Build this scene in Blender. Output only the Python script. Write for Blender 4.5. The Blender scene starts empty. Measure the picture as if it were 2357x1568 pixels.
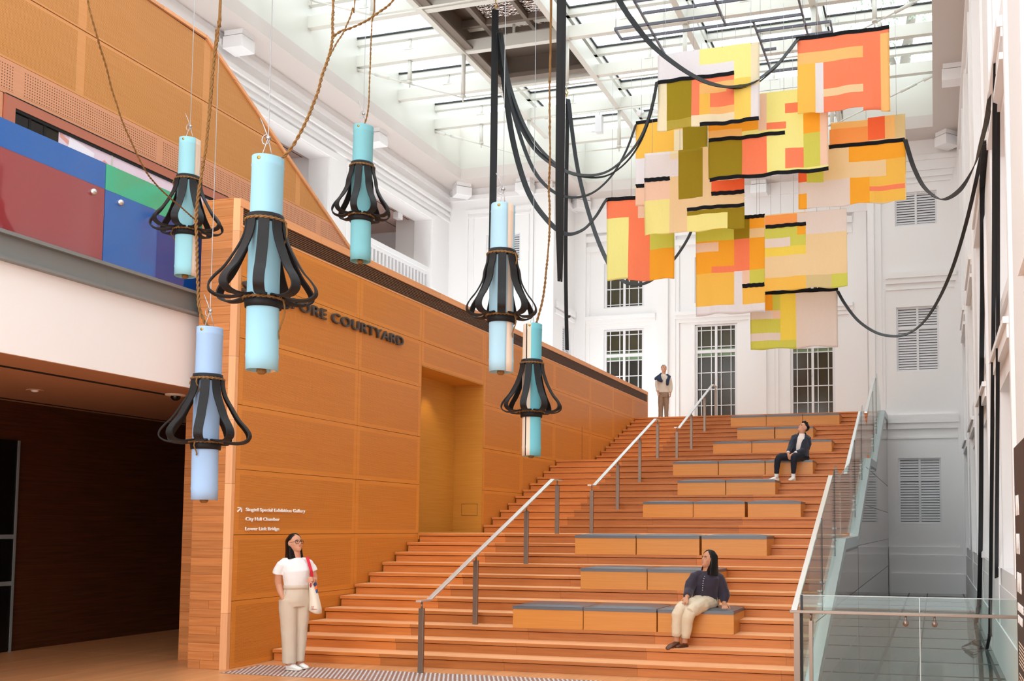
import bpy, bmesh, math, random
from mathutils import Vector, Matrix, noise
random.seed(7)
SC = bpy.context.scene
COL = SC.collection
PI = math.pi
R = math.radians

# ------------------------------------------------------------------ helpers
def lin(c):
    return tuple(((v/12.92) if v <= .04045 else ((v+.055)/1.055)**2.4) for v in [x/255 for x in c]) + (1,)

MATS = {}
def newmat(name):
    m = bpy.data.materials.new(name); m.use_nodes = True
    nt = m.node_tree; b = nt.nodes['Principled BSDF']
    MATS[name] = m
    return m, nt, b

def N(nt, t, **kw):
    n = nt.nodes.new(t)
    for k, v in kw.items(): setattr(n, k, v)
    return n
def LK(nt, a, b): nt.links.new(a, b)
def MA(nt, op, a, b=None, c=None):
    n = N(nt, 'ShaderNodeMath', operation=op)
    for i, v in enumerate((a, b, c)):
        if v is None: continue
        if isinstance(v, (int, float)): n.inputs[i].default_value = v
        else: LK(nt, v, n.inputs[i])
    return n.outputs[0]
def MIX(nt, f, a, b, blend='MIX'):
    n = N(nt, 'ShaderNodeMix', data_type='RGBA', blend_type=blend)
    for i, v in ((0, f), (6, a), (7, b)):
        if isinstance(v, (int, float)): n.inputs[i].default_value = v
        elif isinstance(v, tuple): n.inputs[i].default_value = v
        else: LK(nt, v, n.inputs[i])
    return n.outputs[2]
def coord(nt, scale=(1, 1, 1), src='Object'):
    tc = N(nt, 'ShaderNodeTexCoord'); mp = N(nt, 'ShaderNodeMapping')
    mp.inputs['Scale'].default_value = scale
    LK(nt, tc.outputs[src], mp.inputs['Vector'])
    return tc.outputs[src], mp.outputs[0]

def plain(name, c, rough=.5, metal=0., spec=.5, var=.0, vscale=6., bump=0., bscale=60., coat=0., sheen=0.):
    m, nt, b = newmat(name)
    col = lin(c)
    b.inputs['Base Color'].default_value = col
    b.inputs['Roughness'].default_value = rough
    b.inputs['Metallic'].default_value = metal
    b.inputs['Specular IOR Level'].default_value = spec
    if coat: b.inputs['Coat Weight'].default_value = coat; b.inputs['Coat Roughness'].default_value = .05
    if sheen: b.inputs['Sheen Weight'].default_value = sheen
    if var:
        _, v = coord(nt)
        n = N(nt, 'ShaderNodeTexNoise'); n.inputs['Scale'].default_value = vscale; n.inputs['Detail'].default_value = 4
        LK(nt, v, n.inputs['Vector'])
        f = MA(nt, 'MULTIPLY_ADD', n.outputs[0], var*2, 1-var)
        o = MIX(nt, 1., col, f, 'MULTIPLY')
        LK(nt, o, b.inputs['Base Color'])
    if bump:
        _, v = coord(nt)
        n = N(nt, 'ShaderNodeTexNoise'); n.inputs['Scale'].default_value = bscale; n.inputs['Detail'].default_value = 3
        LK(nt, v, n.inputs['Vector'])
        bp = N(nt, 'ShaderNodeBump'); bp.inputs['Strength'].default_value = bump; bp.inputs['Distance'].default_value = .01
        LK(nt, n.outputs[0], bp.inputs['Height']); LK(nt, bp.outputs[0], b.inputs['Normal'])
    return m

def wood(name, ca, cb, grain='x', across='z', freq=30., plank=None, holes=None, rough=.45, spec=.4, pvar=.18, jdark=.55, rnd=False, coat=0.):
    """timber with grain streaks; plank=(length, height) lays boards with joints, holes=(pitch, radius) drills acoustic perforations"""
    m, nt, b = newmat(name)
    tc = N(nt, 'ShaderNodeTexCoord')
    sep = N(nt, 'ShaderNodeSeparateXYZ'); LK(nt, tc.outputs['Object'], sep.inputs[0])
    ax = {'x': sep.outputs[0], 'y': sep.outputs[1], 'z': sep.outputs[2]}
    u, v = ax[grain], ax[across]
    third = ax[({'x', 'y', 'z'} - {grain, across}).pop()]
    if rnd:
        oi = N(nt, 'ShaderNodeObjectInfo')
        u = MA(nt, 'MULTIPLY_ADD', oi.outputs['Random'], 37., u)
    pid = None
    if plank:
        row = MA(nt, 'FLOOR', MA(nt, 'DIVIDE', v, plank[1]))
        wn = N(nt, 'ShaderNodeTexWhiteNoise', noise_dimensions='1D'); LK(nt, row, wn.inputs['W'])
        uo = MA(nt, 'MULTIPLY_ADD', wn.outputs[0], plank[0]*7, u)
        cu = MA(nt, 'DIVIDE', uo, plank[0])
        colm = MA(nt, 'FLOOR', cu)
        cv = N(nt, 'ShaderNodeCombineXYZ'); LK(nt, row, cv.inputs[0]); LK(nt, colm, cv.inputs[1])
        w2 = N(nt, 'ShaderNodeTexWhiteNoise', noise_dimensions='2D'); LK(nt, cv.outputs[0], w2.inputs['Vector'])
        pid = w2.outputs[0]
    cb_ = N(nt, 'ShaderNodeCombineXYZ')
    LK(nt, MA(nt, 'MULTIPLY', u, 1.3), cb_.inputs[0])
    vv = MA(nt, 'MULTIPLY', v, freq)
    if pid is not None: vv = MA(nt, 'MULTIPLY_ADD', pid, 91., vv)
    LK(nt, vv, cb_.inputs[1]); LK(nt, MA(nt, 'MULTIPLY', third, freq), cb_.inputs[2])
    n1 = N(nt, 'ShaderNodeTexNoise'); n1.inputs['Scale'].default_value = 1.; n1.inputs['Detail'].default_value = 5; n1.inputs['Roughness'].default_value = .6
    LK(nt, cb_.outputs[0], n1.inputs['Vector'])
    rp = N(nt, 'ShaderNodeValToRGB')
    rp.color_ramp.elements[0].position = .3; rp.color_ramp.elements[0].color = lin(ca)
    rp.color_ramp.elements[1].position = .7; rp.color_ramp.elements[1].color = lin(cb)
    LK(nt, n1.outputs[0], rp.inputs[0])
    c = rp.outputs[0]
    if pid is not None:
        f = MA(nt, 'MULTIPLY_ADD', pid, pvar*2, 1-pvar)
        c = MIX(nt, 1., c, f, 'MULTIPLY')
        fr = MA(nt, 'FRACT', MA(nt, 'DIVIDE', v, plank[1]))
        j1 = MA(nt, 'LESS_THAN', MA(nt, 'MULTIPLY', fr, plank[1]), .004)
        fu = MA(nt, 'FRACT', cu)
        j2 = MA(nt, 'LESS_THAN', MA(nt, 'MULTIPLY', fu, plank[0]), .004)
        j = MA(nt, 'MAXIMUM', j1, j2)
        c = MIX(nt, MA(nt, 'MULTIPLY', j, jdark), c, (.02, .008, .003, 1))
    if holes:
        p, r = holes
        a1 = MA(nt, 'SUBTRACT', MA(nt, 'FRACT', MA(nt, 'DIVIDE', u, p)), .5)
        a2 = MA(nt, 'SUBTRACT', MA(nt, 'FRACT', MA(nt, 'DIVIDE', v, p)), .5)
        d = MA(nt, 'ADD', MA(nt, 'MULTIPLY', a1, a1), MA(nt, 'MULTIPLY', a2, a2))
        h = MA(nt, 'LESS_THAN', d, (r/p)**2)
        c = MIX(nt, h, c, (.10, .042, .014, 1))
    LK(nt, c, b.inputs['Base Color'])
    b.inputs['Roughness'].default_value = rough; b.inputs['Specular IOR Level'].default_value = spec
    if coat: b.inputs['Coat Weight'].default_value = coat; b.inputs['Coat Roughness'].default_value = .12
    bp = N(nt, 'ShaderNodeBump'); bp.inputs['Strength'].default_value = .12; bp.inputs['Distance'].default_value = .004
    LK(nt, n1.outputs[0], bp.inputs['Height']); LK(nt, bp.outputs[0], b.inputs['Normal'])
    return m

def glass(name, tint=(235, 245, 242), refl=.9, f0=.04):
    m = bpy.data.materials.new(name); m.use_nodes = True; nt = m.node_tree
    nt.nodes.clear(); MATS[name] = m
    o = N(nt, 'ShaderNodeOutputMaterial'); t = N(nt, 'ShaderNodeBsdfTransparent'); g = N(nt, 'ShaderNodeBsdfGlossy')
    t.inputs[0].default_value = lin(tint); g.inputs['Roughness'].default_value = .02
    g.inputs['Color'].default_value = (refl, refl, refl, 1)
    lw = N(nt, 'ShaderNodeLayerWeight'); lw.inputs[0].default_value = .5
    fr = MA(nt, 'MULTIPLY_ADD', MA(nt, 'POWER', lw.outputs['Facing'], 5.), (1-f0)*.6, f0)
    mx = N(nt, 'ShaderNodeMixShader')
    LK(nt, fr, mx.inputs[0]); LK(nt, t.outputs[0], mx.inputs[1]); LK(nt, g.outputs[0], mx.inputs[2]); LK(nt, mx.outputs[0], o.inputs[0])
    return m

def cloth(name, c, trans=.4, rough=.85, bump=.5):
    m, nt, b = newmat(name)
    col = lin(c)
    tc, v = coord(nt, (1, 1, 1))
    n = N(nt, 'ShaderNodeTexNoise'); n.inputs['Scale'].default_value = 7; n.inputs['Detail'].default_value = 3
    mp = N(nt, 'ShaderNodeMapping'); mp.inputs['Scale'].default_value = (2.2, 1, .8); LK(nt, tc, mp.inputs['Vector']); LK(nt, mp.outputs[0], n.inputs['Vector'])
    bp = N(nt, 'ShaderNodeBump'); bp.inputs['Strength'].default_value = bump; bp.inputs['Distance'].default_value = .03
    LK(nt, n.outputs[0], bp.inputs['Height']); LK(nt, bp.outputs[0], b.inputs['Normal'])
    wv = N(nt, 'ShaderNodeTexNoise'); wv.inputs['Scale'].default_value = 160; LK(nt, v, wv.inputs['Vector'])
    f = MA(nt, 'MULTIPLY_ADD', wv.outputs[0], .16, .92)
    o = MIX(nt, 1., col, f, 'MULTIPLY')
    LK(nt, o, b.inputs['Base Color']); b.inputs['Roughness'].default_value = rough; b.inputs['Specular IOR Level'].default_value = .15
    if trans:
        t = N(nt, 'ShaderNodeBsdfTranslucent'); LK(nt, o, t.inputs[0])
        mx = N(nt, 'ShaderNodeMixShader'); mx.inputs[0].default_value = trans
        LK(nt, b.outputs[0], mx.inputs[1]); LK(nt, t.outputs[0], mx.inputs[2])
        LK(nt, mx.outputs[0], nt.nodes['Material Output'].inputs[0])
    return m

def emit(name, c, s):
    m, nt, b = newmat(name)
    b.inputs['Base Color'].default_value = lin(c)
    b.inputs['Emission Color'].default_value = lin(c); b.inputs['Emission Strength'].default_value = s
    return m

class MB:
    """collects simple solids and links them as ONE mesh object"""
    def __init__(s): s.v = []; s.f = []; s.m = []; s.sm = []; s.nb = 0
    def add(s, vs, fs, mi=0, smooth=False):
        o = len(s.v); s.v += [tuple(x) for x in vs]
        for q in fs: s.f.append([o+i for i in q]); s.m.append(mi); s.sm.append(smooth)
        return s
    def box(s, x0, x1, y0, y1, z0, z1, mi=0):
        if x0 > x1: x0, x1 = x1, x0
        if y0 > y1: y0, y1 = y1, y0
        if z0 > z1: z0, z1 = z1, z0
        s.nb += 1; e = (s.nb*7 % 17)*1.1e-4
        if min(x1-x0, y1-y0, z1-z0) > .02: x0 -= e; x1 += e; y0 -= e; y1 += e; z0 -= e; z1 += e
        vs = [(x0, y0, z0), (x1, y0, z0), (x1, y1, z0), (x0, y1, z0), (x0, y0, z1), (x1, y0, z1), (x1, y1, z1), (x0, y1, z1)]
        return s.add(vs, [(3, 2, 1, 0), (4, 5, 6, 7), (0, 1, 5, 4), (1, 2, 6, 5), (2, 3, 7, 6), (3, 0, 4, 7)], mi)
    def bar(s, a, b, w, h, mi=0, up=(0, 0, 1)):
        a, b = Vector(a), Vector(b); d = (b-a).normalized(); up = Vector(up)
        if abs(d.dot(up)) > .98: up = Vector((0, 1, 0))
        x = d.cross(up).normalized(); y = x.cross(d).normalized()
        vs = []
        for p in (a, b):
            for sx, sy in ((-1, -1), (1, -1), (1, 1), (-1, 1)): vs.append(p+x*(sx*w/2)+y*(sy*h/2))
        return s.add(vs, [(0, 1, 2, 3), (7, 6, 5, 4), (0, 4, 5, 1), (1, 5, 6, 2), (2, 6, 7, 3), (3, 7, 4, 0)], mi)
    def prism(s, poly, axis, a, b, mi=0):
        """poly: list of 2D points in the two other axes (in order), extruded along axis from a to b"""
        def P(p, t):
            if axis == 'x': return (t, p[0], p[1])
            if axis == 'y': return (p[0], t, p[1])
            return (p[0], p[1], t)
        n = len(poly)
        vs = [P(p, a) for p in poly]+[P(p, b) for p in poly]
        fs = [tuple(range(n)), tuple(range(2*n-1, n-1, -1))]+[(i, i+n, (i+1) % n+n, (i+1) % n) for i in range(n)]
        return s.add(vs, fs, mi)
    def quad(s, a, b, c, d, mi=0): return s.add([a, b, c, d], [(0, 1, 2, 3)], mi)
    def loft(s, rings, mi=0, caps=True, smooth=True):
        n = len(rings[0]); vs = [p for r in rings for p in r]; fs = []
        for i in range(len(rings)-1):
            for j in range(n):
                k = (j+1) % n
                fs.append((i*n+j, i*n+k, (i+1)*n+k, (i+1)*n+j))
        if caps:
            fs.append(tuple(range(n-1, -1, -1))); fs.append(tuple((len(rings)-1)*n+j for j in range(n)))
        return s.add(vs, fs, mi, smooth)
    def tube(s, pts, r, n=8, mi=0, caps=True, flat=1., up=None):
        pts = [Vector(p) for p in pts]
        rr = r if isinstance(r, (list, tuple)) else [r]*len(pts)
        ref = Vector(up) if up else None
        rings = []; x = None
        for i, p in enumerate(pts):
            t = (pts[min(i+1, len(pts)-1)]-pts[max(i-1, 0)])
            if t.length < 1e-9: t = Vector((0, 0, 1))
            t.normalize()
            if ref is not None: x = ref - t*ref.dot(t)
            elif x is None:
                a = Vector((1, 0, 0)) if abs(t.x) < .9 else Vector((0, 1, 0)); x = a - t*a.dot(t)
            else: x = x - t*x.dot(t)
            if x.length < 1e-6: x = Vector((0, 1, 0)) - t*t.y
            x.normalize(); y = t.cross(x)
            ri = rr[i]
            rx, ry = (ri if isinstance(ri, tuple) else (ri, ri*flat))
            rings.append([p+x*(math.cos(2*PI*k/n)*rx)+y*(math.sin(2*PI*k/n)*ry) for k in range(n)])
        return s.loft(rings, mi, caps)
    def ell(s, c, r, n=14, m=9, mi=0, M=None):
        c = Vector(c); rings = []
        for i in range(m+1):
            a = -PI/2+PI*i/m
            a = max(min(a, PI/2-.02), -PI/2+.02)
            ring = []
            for k in range(n):
                b = 2*PI*k/n
                p = Vector((math.cos(a)*math.cos(b)*r[0], math.cos(a)*math.sin(b)*r[1], math.sin(a)*r[2]))
                if M is not None: p = M @ p
                ring.append(c+p)
            rings.append(ring)
        return s.loft(rings, mi)
    def lathe(s, prof, c=(0, 0, 0), n=24, mi=0, caps=True):
        rings = [[(c[0]+r*math.cos(2*PI*k/n), c[1]+r*math.sin(2*PI*k/n), c[2]+z) for k in range(n)] for r, z in prof]
        return s.loft(rings, mi, caps)
    def ribbon(s, pts, w, t, wdir, mi=0):
        """strap: wdir(i, tangent) gives the width direction"""
        pts = [Vector(p) for p in pts]; rings = []
        for i, p in enumerate(pts):
            tg = (pts[min(i+1, len(pts)-1)]-pts[max(i-1, 0)]).normalized()
            wd = wdir(i, tg); wd = wd - tg*wd.dot(tg); wd.normalize(); nn = tg.cross(wd)
            ww = w[i] if isinstance(w, (list, tuple)) else w
            rings.append([p+wd*ww/2+nn*t/2, p-wd*ww/2+nn*t/2, p-wd*ww/2-nn*t/2, p+wd*ww/2-nn*t/2])
        return s.loft(rings, mi, True, False)
    def build(s, name, mats, parent=None, bevel=0., M=None, smooth=None):
        me = bpy.data.meshes.new(name)
        me.from_pydata(s.v, [], s.f)
        if not isinstance(mats, (list, tuple)): mats = [mats]
        for m in mats: me.materials.append(MATS[m] if isinstance(m, str) else m)
        me.polygons.foreach_set('material_index', s.m)
        me.polygons.foreach_set('use_smooth', [bool(x) if smooth is None else smooth for x in s.sm])
        me.update()
        bm = bmesh.new(); bm.from_mesh(me); bmesh.ops.recalc_face_normals(bm, faces=bm.faces); bm.to_mesh(me); bm.free()
        if M is not None: me.transform(M)
        o = bpy.data.objects.new(name, me); COL.objects.link(o)
        if parent is not None: o.parent = parent
        if bevel:
            bv = o.modifiers.new('b', 'BEVEL'); bv.width = bevel; bv.segments = 2; bv.limit_method = 'ANGLE'
        return o

def tag(o, label=None, cat=None, group=None, kind=None):
    if label: o['label'] = label
    if cat: o['category'] = cat
    if group: o['group'] = group
    if kind: o['kind'] = kind
    return o
def thing(name, label, cat, loc=(0, 0, 0), rz=0., group=None):
    o = bpy.data.objects.new(name, None); COL.objects.link(o)
    o.location = loc; o.rotation_euler = (0, 0, rz); o.empty_display_size = .1
    return tag(o, label, cat, group)
def struct(o): o['kind'] = 'structure'; return o
def dup(root, loc=None, rz=None, label=None):
    r = root.copy(); COL.objects.link(r)
    if loc is not None: r.location = loc
    if rz is not None: r.rotation_euler = (0, 0, rz)
    if label: r['label'] = label
    for ch in list(root.children):
        c = ch.copy(); COL.objects.link(c); c.parent = r
        for g in list(ch.children):
            d = g.copy(); COL.objects.link(d); d.parent = c
    return r
def cat_rom(pts, k=6):
    pts = [Vector(p) for p in pts]; out = []
    for i in range(len(pts)-1):
        p0 = pts[max(i-1, 0)]; p1 = pts[i]; p2 = pts[i+1]; p3 = pts[min(i+2, len(pts)-1)]
        for j in range(k):
            t = j/k
            out.append(.5*((2*p1)+(p2-p0)*t+(2*p0-5*p1+4*p2-p3)*t*t+(3*p1-p0-3*p2+p3)*t**3))
    out.append(pts[-1]); return out
def text_mesh(txt, size, name, mat, parent=None, depth=.01, bold=0., sx=1., align='LEFT', spacing=1.):
    cu = bpy.data.curves.new('t', 'FONT'); cu.body = txt; cu.size = size; cu.extrude = depth; cu.offset = bold; cu.align_x = align
    cu.space_character = spacing; cu.resolution_u = 3
    o = bpy.data.objects.new('t', cu); COL.objects.link(o)
    dg = bpy.context.evaluated_depsgraph_get()
    me = bpy.data.meshes.new_from_object(o.evaluated_get(dg)); bpy.data.objects.remove(o)
    me.name = name
    for v in me.vertices: v.co.x *= sx
    me.materials.clear(); me.materials.append(MATS[mat])
    q = bpy.data.objects.new(name, me); COL.objects.link(q)
    if parent is not None: q.parent = parent
    return q

G_, RISE, LAND1, LAND2 = .3810353, .15, 2.5090349, 2.446706
def yk(k):
    y = (k-1)*G_
    if k >= 12: y += LAND1-G_
    if k >= 23: y += LAND2-G_
    return y
CAM=(2308.528119,1498.219498,1060.06037,-0.276156,0.067164,0.00319,8.372721,-11.41852,1.752239)
WORLD=3.75
EXPO=0.0
FAB={'M': (6.6,
       [('PY', 4.367, 8.296, 6.614, 9.81), ('A', 4.367, 9.145, 5.321, 9.781), ('LA', 4.367, 9.058, 5.009, 9.203), ('PE', 5.321, 9.115, 5.481, 9.785), ('PY', 5.481, 9.141, 6.077, 9.824),
        ('O', 5.819, 9.395, 6.083, 9.577), ('O', 5.478, 9.106, 5.817, 9.237), ('OL', 4.378, 8.309, 5.008, 9.014), ('O', 5.008, 8.321, 5.483, 9.02), ('PY', 5.483, 8.347, 5.838, 9.106),
        ('O', 5.836, 8.364, 6.152, 8.729), ('A', 6.15, 8.978, 6.456, 9.358), ('PE', 6.456, 8.946, 6.604, 9.357), ('LG', 6.161, 8.366, 6.461, 8.977), ('PE', 6.461, 8.365, 6.607, 9.006),
        ('K', 4.378, 9.005, 5.816, 9.043), ('K', 4.389, 8.24, 6.604, 8.303)]),
 'P1': (5.9,
        [('W', 3.568, 9.043, 5.468, 10.465), ('PY', 4.361, 10.174, 5.313, 10.464), ('PY', 5.004, 9.835, 5.313, 10.469), ('PC', 5.313, 9.668, 5.468, 10.456), ('W', 5.31, 9.062, 5.465, 9.681),
         ('Y', 4.367, 9.047, 5.311, 9.823), ('PC', 3.57, 9.043, 3.741, 9.919), ('OL', 3.741, 9.207, 4.216, 9.918), ('OLL', 3.743, 9.042, 4.216, 9.207), ('O', 4.216, 9.827, 5.003, 9.925),
         ('O', 4.216, 9.231, 4.367, 9.925), ('LA', 4.367, 9.153, 5.003, 9.809), ('YA', 4.367, 9.153, 4.562, 9.627), ('O', 4.86, 9.375, 5.003, 9.68), ('O', 4.556, 9.365, 5.002, 9.61),
         ('Y', 5.003, 9.069, 5.311, 9.835), ('PC', 4.367, 9.027, 5.001, 9.208), ('PC', 4.216, 9.03, 4.367, 9.231), ('K', 3.57, 9.913, 5.003, 9.976), ('K', 4.375, 9.024, 5.451, 9.074)]),
 'P2': (7.7,
        [('LA', 2.607, 8.278, 4.122, 10.014), ('YA', 2.63, 9.255, 3.418, 9.989), ('PC', 3.418, 9.347, 3.605, 9.764), ('OL', 3.598, 9.344, 4.113, 9.806), ('W', 2.62, 8.712, 2.823, 9.263),
         ('PE', 2.613, 8.269, 2.825, 8.651), ('K', 2.616, 8.647, 2.825, 8.722), ('K', 2.613, 9.963, 4.122, 10.032)]),
 'P3': (7.2,
        [('PC', 2.946, 7.512, 4.946, 9.139), ('W', 2.946, 8.634, 3.463, 9.139), ('PE', 2.948, 8.182, 3.465, 8.553), ('PY', 2.95, 7.5, 3.465, 8.182), ('W', 3.464, 8.625, 3.639, 8.967),
         ('PC', 3.463, 8.967, 3.639, 9.142), ('C', 3.464, 7.973, 4.328, 8.625), ('OL', 3.633, 8.173, 4.129, 9.139), ('C', 4.129, 8.177, 4.298, 9.149), ('DO', 4.298, 8.242, 4.944, 8.458),
         ('C', 4.298, 7.902, 4.943, 8.162), ('C', 3.465, 7.496, 3.806, 8.137), ('OL', 3.806, 7.819, 4.942, 7.914), ('OL', 4.615, 7.494, 4.942, 7.86), ('PY', 3.806, 7.505, 4.615, 7.819),
         ('K', 2.948, 8.553, 3.464, 8.634), ('K', 4.298, 8.162, 4.943, 8.242), ('K', 3.806, 7.908, 4.942, 7.974)]),
 'P4': (8.4,
        [('O', 1.769, 6.962, 3.255, 8.723), ('PE', 2.455, 8.246, 2.716, 8.52), ('PY', 1.765, 6.962, 2.262, 8.285), ('O', 2.255, 6.93, 2.71, 8.245), ('LG', 2.711, 7.556, 3.257, 7.906),
         ('A', 2.712, 6.908, 3.257, 7.556), ('K', 1.762, 8.652, 3.255, 8.731)]),
 'P5': (8.0,
        [('YA', 3.804, 6.011, 5.209, 7.901), ('LG', 3.804, 7.463, 4.596, 7.747), ('A', 3.804, 6.972, 4.595, 7.524), ('PE', 3.804, 7.295, 4.267, 7.483), ('OL', 4.597, 7.515, 4.906, 7.989),
         ('A', 4.899, 7.704, 5.21, 7.954), ('C', 4.898, 7.522, 5.209, 7.704), ('A', 4.898, 6.864, 5.208, 7.522), ('O', 4.589, 6.878, 4.898, 7.515), ('YA', 3.804, 6.181, 4.587, 6.876),
         ('A', 3.804, 6.856, 4.133, 6.985), ('O', 4.13, 6.855, 4.896, 6.983), ('W', 4.58, 6.203, 4.745, 6.872), ('PE', 4.745, 6.585, 4.896, 6.874), ('LG', 4.896, 6.589, 5.195, 6.88),
         ('YA', 4.744, 6.194, 5.193, 6.522), ('W', 3.797, 6.012, 5.185, 6.188), ('K', 4.792, 7.922, 5.21, 7.969), ('K', 4.744, 6.518, 5.194, 6.599)]),
 'P6': (7.5,
        [('C', 5.291, 6.328, 6.849, 7.779), ('OR', 5.298, 7.592, 5.91, 7.768), ('BG', 5.91, 7.581, 6.075, 7.766), ('LG', 5.296, 7.33, 5.922, 7.539), ('A', 5.915, 7.335, 6.08, 7.532),
         ('BG', 5.296, 7.154, 5.777, 7.33), ('LG', 5.777, 6.96, 6.079, 7.339), ('YP', 5.295, 6.978, 6.077, 7.154), ('C', 5.288, 6.543, 6.076, 6.979), ('YA', 5.279, 6.303, 6.073, 6.55),
         ('BG', 6.076, 7.361, 6.849, 7.801), ('C', 6.073, 6.562, 6.845, 7.361), ('TN', 6.073, 6.312, 6.549, 6.568), ('LG', 6.546, 6.307, 6.837, 6.562), ('K', 5.297, 7.539, 6.08, 7.585)]),
 'P7': (8.6,
        [('BG', 4.804, 5.378, 6.559, 6.544), ('A', 5.098, 6.177, 5.258, 6.492), ('LG', 5.258, 6.134, 5.417, 6.493), ('YP', 5.41, 5.377, 5.737, 6.5), ('BG', 5.73, 5.38, 6.565, 6.501),
         ('BG', 4.802, 5.994, 5.256, 6.173), ('PE', 5.256, 5.997, 5.418, 6.168), ('LG', 4.802, 5.706, 5.414, 5.994), ('BG', 4.801, 5.549, 5.413, 5.713), ('LG', 4.8, 5.371, 5.73, 5.549),
         ('K', 5.098, 6.489, 6.572, 6.568)]),
 'P8': (6.3,
        [('O', 6.094, 9.229, 7.717, 10.623), ('LA', 7.56, 9.12, 7.721, 10.514), ('O', 7.266, 9.145, 7.561, 10.527), ('LA', 6.092, 10.139, 7.264, 10.348), ('YA', 6.105, 9.227, 6.414, 10.137),
         ('W', 6.409, 9.221, 6.553, 10.107), ('O', 6.553, 9.646, 7.261, 10.1), ('C', 6.558, 9.507, 7.257, 9.645), ('O', 6.556, 9.215, 7.255, 9.504), ('K', 6.067, 10.587, 7.717, 10.66)]),
 'R': (7.4,
       [('C', 5.959, 7.839, 7.932, 9.021), ('LA', 6.572, 9.313, 7.282, 9.439), ('OR', 6.571, 9.011, 7.281, 9.313), ('DO', 7.282, 9.036, 7.587, 9.482), ('LA', 7.587, 9.041, 7.756, 9.471),
        ('TN', 7.756, 9.043, 7.946, 9.481), ('C', 6.548, 8.337, 6.922, 8.932), ('A', 6.917, 8.628, 7.931, 8.929), ('YA', 7.574, 8.307, 7.927, 8.641), ('C', 6.914, 8.329, 7.574, 8.628),
        ('YA', 7.264, 8.147, 7.918, 8.347), ('O', 7.262, 8.056, 7.91, 8.153), ('YA', 7.261, 7.85, 7.914, 8.061), ('A', 6.905, 7.838, 7.264, 8.329), ('BG', 6.113, 7.822, 6.905, 8.339),
        ('DO', 5.956, 8.319, 6.115, 8.588), ('LG', 6.115, 8.328, 6.432, 8.596), ('C', 6.429, 8.348, 6.553, 8.944), ('BG', 5.954, 8.109, 6.119, 8.319), ('A', 5.953, 7.824, 6.117, 8.115),
        ('K', 6.534, 8.939, 7.932, 9.014)])}
STRAPS={'P7_wall': ([(6.563, 8.6, 6.484), (6.714, 8.5, 6.19), (6.986, 8.2, 5.784), (7.329, 7.9, 5.479), (7.661, 7.6, 5.332), (7.945, 7.2, 5.291), (8.22, 6.6, 5.364), (8.478, 5.9, 5.594), (8.717, 5.2, 5.991),
              (8.936, 4.4, 6.582), (9.14, 3.5, 7.35)],
             0.05),
 'R_wall': ([(7.935, 7.4, 8.992), (7.989, 7.3, 8.742), (8.089, 7.1, 8.333), (8.255, 6.6, 7.803), (8.469, 5.9, 7.346), (8.62, 5.2, 7.084), (8.81, 4.2, 6.893), (8.964, 3.2, 6.868), (9.055, 2.3, 6.954),
             (9.111, 1.4, 7.072), (9.14, 0.82, 7.3)],
            0.075),
 'drop': ([(-0.3, 11.5, 12.447), (0.056, 11.2, 10.617), (0.615, 10.6, 9.087), (1.258, 9.8, 7.888), (1.857, 9.0, 7.155), (2.281, 8.8, 6.937), (2.647, 8.8, 7.007), (3.076, 8.8, 7.353),
           (3.407, 8.8, 7.795), (3.576, 8.8, 8.155)],
          0.07),
 'drop2': ([(-0.312, 11.5, 12.448), (-0.328, 11.5, 10.54), (-0.331, 11.5, 8.344), (-0.275, 11.5, 6.106)], 0.07),
 'to_P1': ([(-1.11, 9.2, 13.144), (-0.864, 9.0, 12.045), (-0.485, 8.7, 10.947), (0.13, 8.2, 9.973), (0.872, 7.6, 9.256), (1.62, 7.0, 8.774), (2.336, 6.5, 8.567), (2.866, 6.2, 8.713),
            (3.247, 6.0, 9.031), (3.474, 5.9, 9.542), (3.562, 5.88, 9.951)],
           0.075),
 'to_P1b': ([(-1.088, 9.2, 13.141), (-0.786, 9.0, 11.832), (-0.176, 8.5, 10.557), (0.464, 8.0, 9.721), (1.19, 7.4, 9.044), (1.794, 6.9, 8.679), (2.38, 6.5, 8.503), (2.866, 6.2, 8.604),
             (3.222, 6.0, 8.91), (3.452, 5.92, 9.43), (3.54, 5.9, 9.905)],
            0.05),
 'to_P2': ([(-1.132, 9.2, 13.147), (-0.93, 9.1, 11.995), (-0.537, 8.9, 10.754), (-0.032, 8.6, 9.651), (0.502, 8.3, 9.016), (1.026, 8.1, 8.724), (1.582, 7.9, 8.684), (2.04, 7.8, 8.957),
            (2.397, 7.7, 9.415), (2.622, 7.68, 9.965)],
           0.06),
 'to_P4': ([(-1.153, 9.2, 13.15), (-0.983, 9.2, 11.841), (-0.705, 9.1, 10.447), (-0.256, 8.9, 9.234), (0.278, 8.7, 8.489), (0.745, 8.6, 8.104), (1.18, 8.5, 8.117), (1.507, 8.4, 8.345),
            (1.707, 8.38, 8.622), (1.784, 8.38, 8.719)],
           0.09),
 'to_P8': ([(2.992, 4.6, 11.389), (3.145, 4.8, 11.041), (3.339, 4.9, 10.709), (3.681, 5.1, 10.264), (4.106, 5.3, 9.915), (4.454, 5.5, 9.723), (4.747, 5.6, 9.62), (5.022, 5.8, 9.643),
            (5.359, 5.9, 9.742), (5.721, 6.1, 10.076), (5.944, 6.2, 10.369), (6.1, 6.28, 10.614)],
           0.085),
 'wide_a': ([(-1.249, 9.2, 13.713), (-1.239, 9.2, 10.847), (-1.243, 9.2, 8.21), (-1.252, 9.2, 7.408)], 0.16)}
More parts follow.
